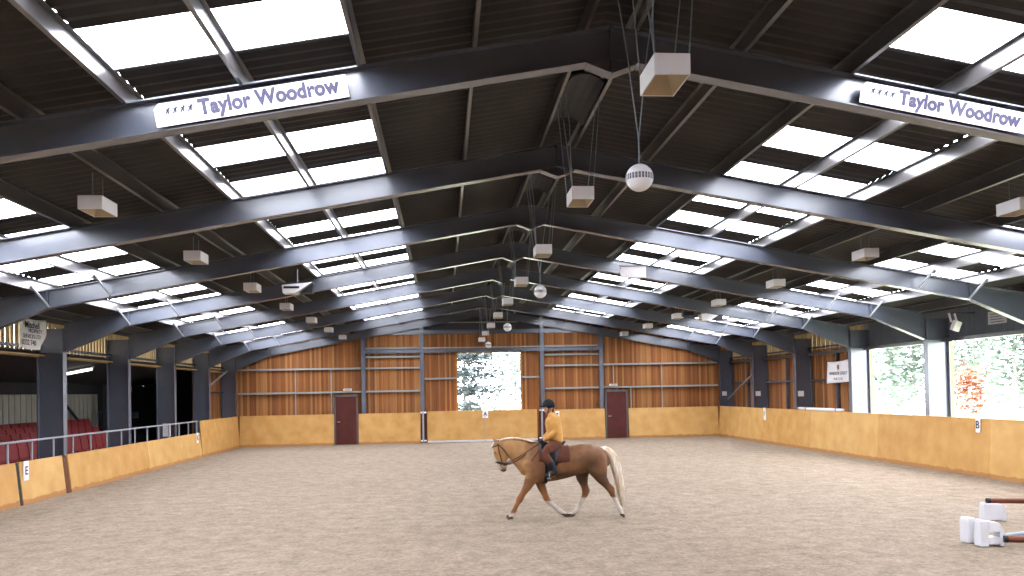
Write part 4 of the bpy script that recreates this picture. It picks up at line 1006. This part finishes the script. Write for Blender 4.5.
    for d in (-1, 1):
        b = MB(); legs(b, d, .016, 5, 8); foot(b, d, .014)
        b2 = organic('boot', b, 'boot', rider, .010, 2)
        b = MB(); hand(b, d, .0035); organic('glove', b, 'black', rider, .006, 1)
    # riding hat: shell, peak, harness
    b = MB(); v = []
    c = S(547.6, 405.3); n = 24
    for i in range(7):
        ph = PI / 2 * i / 6
        for k in range(n):
            a = 2 * PI * k / n; v.append(c + Vector((math.cos(a) * math.cos(ph) * 6.4 * HS, math.sin(a) * math.cos(ph) * 5.3 * HS, math.sin(ph) * 6.4 * HS - (.02 * math.cos(a) * 0))))
    for k in range(n):
        a = 2 * PI * k / n; v.append(c + Vector((math.cos(a) * 6.0 * HS, math.sin(a) * 4.9 * HS, -.045 + .02 * (math.cos(a) < -.3))))
    f = [(i * n + k, (i + 1) * n + k, (i + 1) * n + (k + 1) % n, i * n + (k + 1) % n) for i in range(6) for k in range(n)]
    f += [(k, (k + 1) % n, 7 * n + (k + 1) % n, 7 * n + k) for k in range(n)]
    b.add(v, f); h = b.build('riding_hat', 'helmet', rider, smooth=True)
    md = h.modifiers.new('thick', 'SOLIDIFY'); md.thickness = .01
    p = MB(); v = []
    for zz in (0, .012):
        for k in range(9):
            a = PI - 1.0 + 2.0 * k / 8
            v += [c + Vector((math.cos(a) * 6.2 * HS, math.sin(a) * 5.1 * HS, -.005 + zz)), c + Vector((math.cos(a) * 6.2 * HS - .055 * math.cos((k - 4) / 4 * 1.45), math.sin(a) * 5.1 * HS, -.03 + zz))]
    f = []
    for k in range(8): q = 2 * k; f += [(q, q + 1, q + 3, q + 2), (q + 18, q + 20, q + 21, q + 19), (q + 1, q + 19, q + 21, q + 3), (q, q + 2, q + 20, q + 18)]
    f += [(0, 18, 19, 1), (16, 17, 35, 34)]
    p.add(v, f).build('hat_peak', 'helmet', h)
    for d in (-1, 1): MB().tube([S(547.4, 407.0, d * 5.0 * HS), S(546.8, 410.5, d * 3.4 * HS), S(546.0, 413.9, 0)], .006, 5).build('chin_strap', 'black', h)
    loft_b = MB(); loft(loft_b, [(S(551.6, 408.5), 1.9 * HS, 3.4 * HS), (S(551.4, 411.5), 1.6 * HS, 2.6 * HS)], 10); loft_b.build('hair', 'tan', rider, smooth=True)
build_rider()

# ------------------------------------------------------------------ small extras
e = empty('notice_card', (3.33, 36.52, 1.17), 0, 'small white card on the end kickboard behind the rider\'s shoulder', 'card')
MB().box(-.09, .09, -.02, .012, -.13, .13).build('card', 'white', e, bevel=.003); MB().box(-.05, .05, -.024, -.02, -.02, .05).build('print', 'fascia', e)
b = MB(); b.tube([(11.04, 24.95, 1.43), (11.045, 26.4, 1.428), (11.04, 28.2, 1.43)], .05, 10)
r = empty('rolled_sheet', (0, 0, 0), 0, 'long white rolled sheet lying on the right kickboard below the crest banner', 'sheet')
b.build('roll', 'white', r, smooth=True)
b = MB()
for y in (25.4, 27.6): b.tube([(11.042, y - .03, 1.429), (11.042, y + .03, 1.429)], .054, 10)
b.build('tie', 'wire', r)
used[0] = True
lamp((-.12, 35.75, 4.50), 'white box lamp hanging lowest and farthest under the ridge, close to the gable', 'box lamps under the ridge', [[(-.2, 35.7, 4.67), (-.22, 35.7, 6.08)], [(-.04, 35.8, 4.67), (.0, 35.8, 6.08)]])
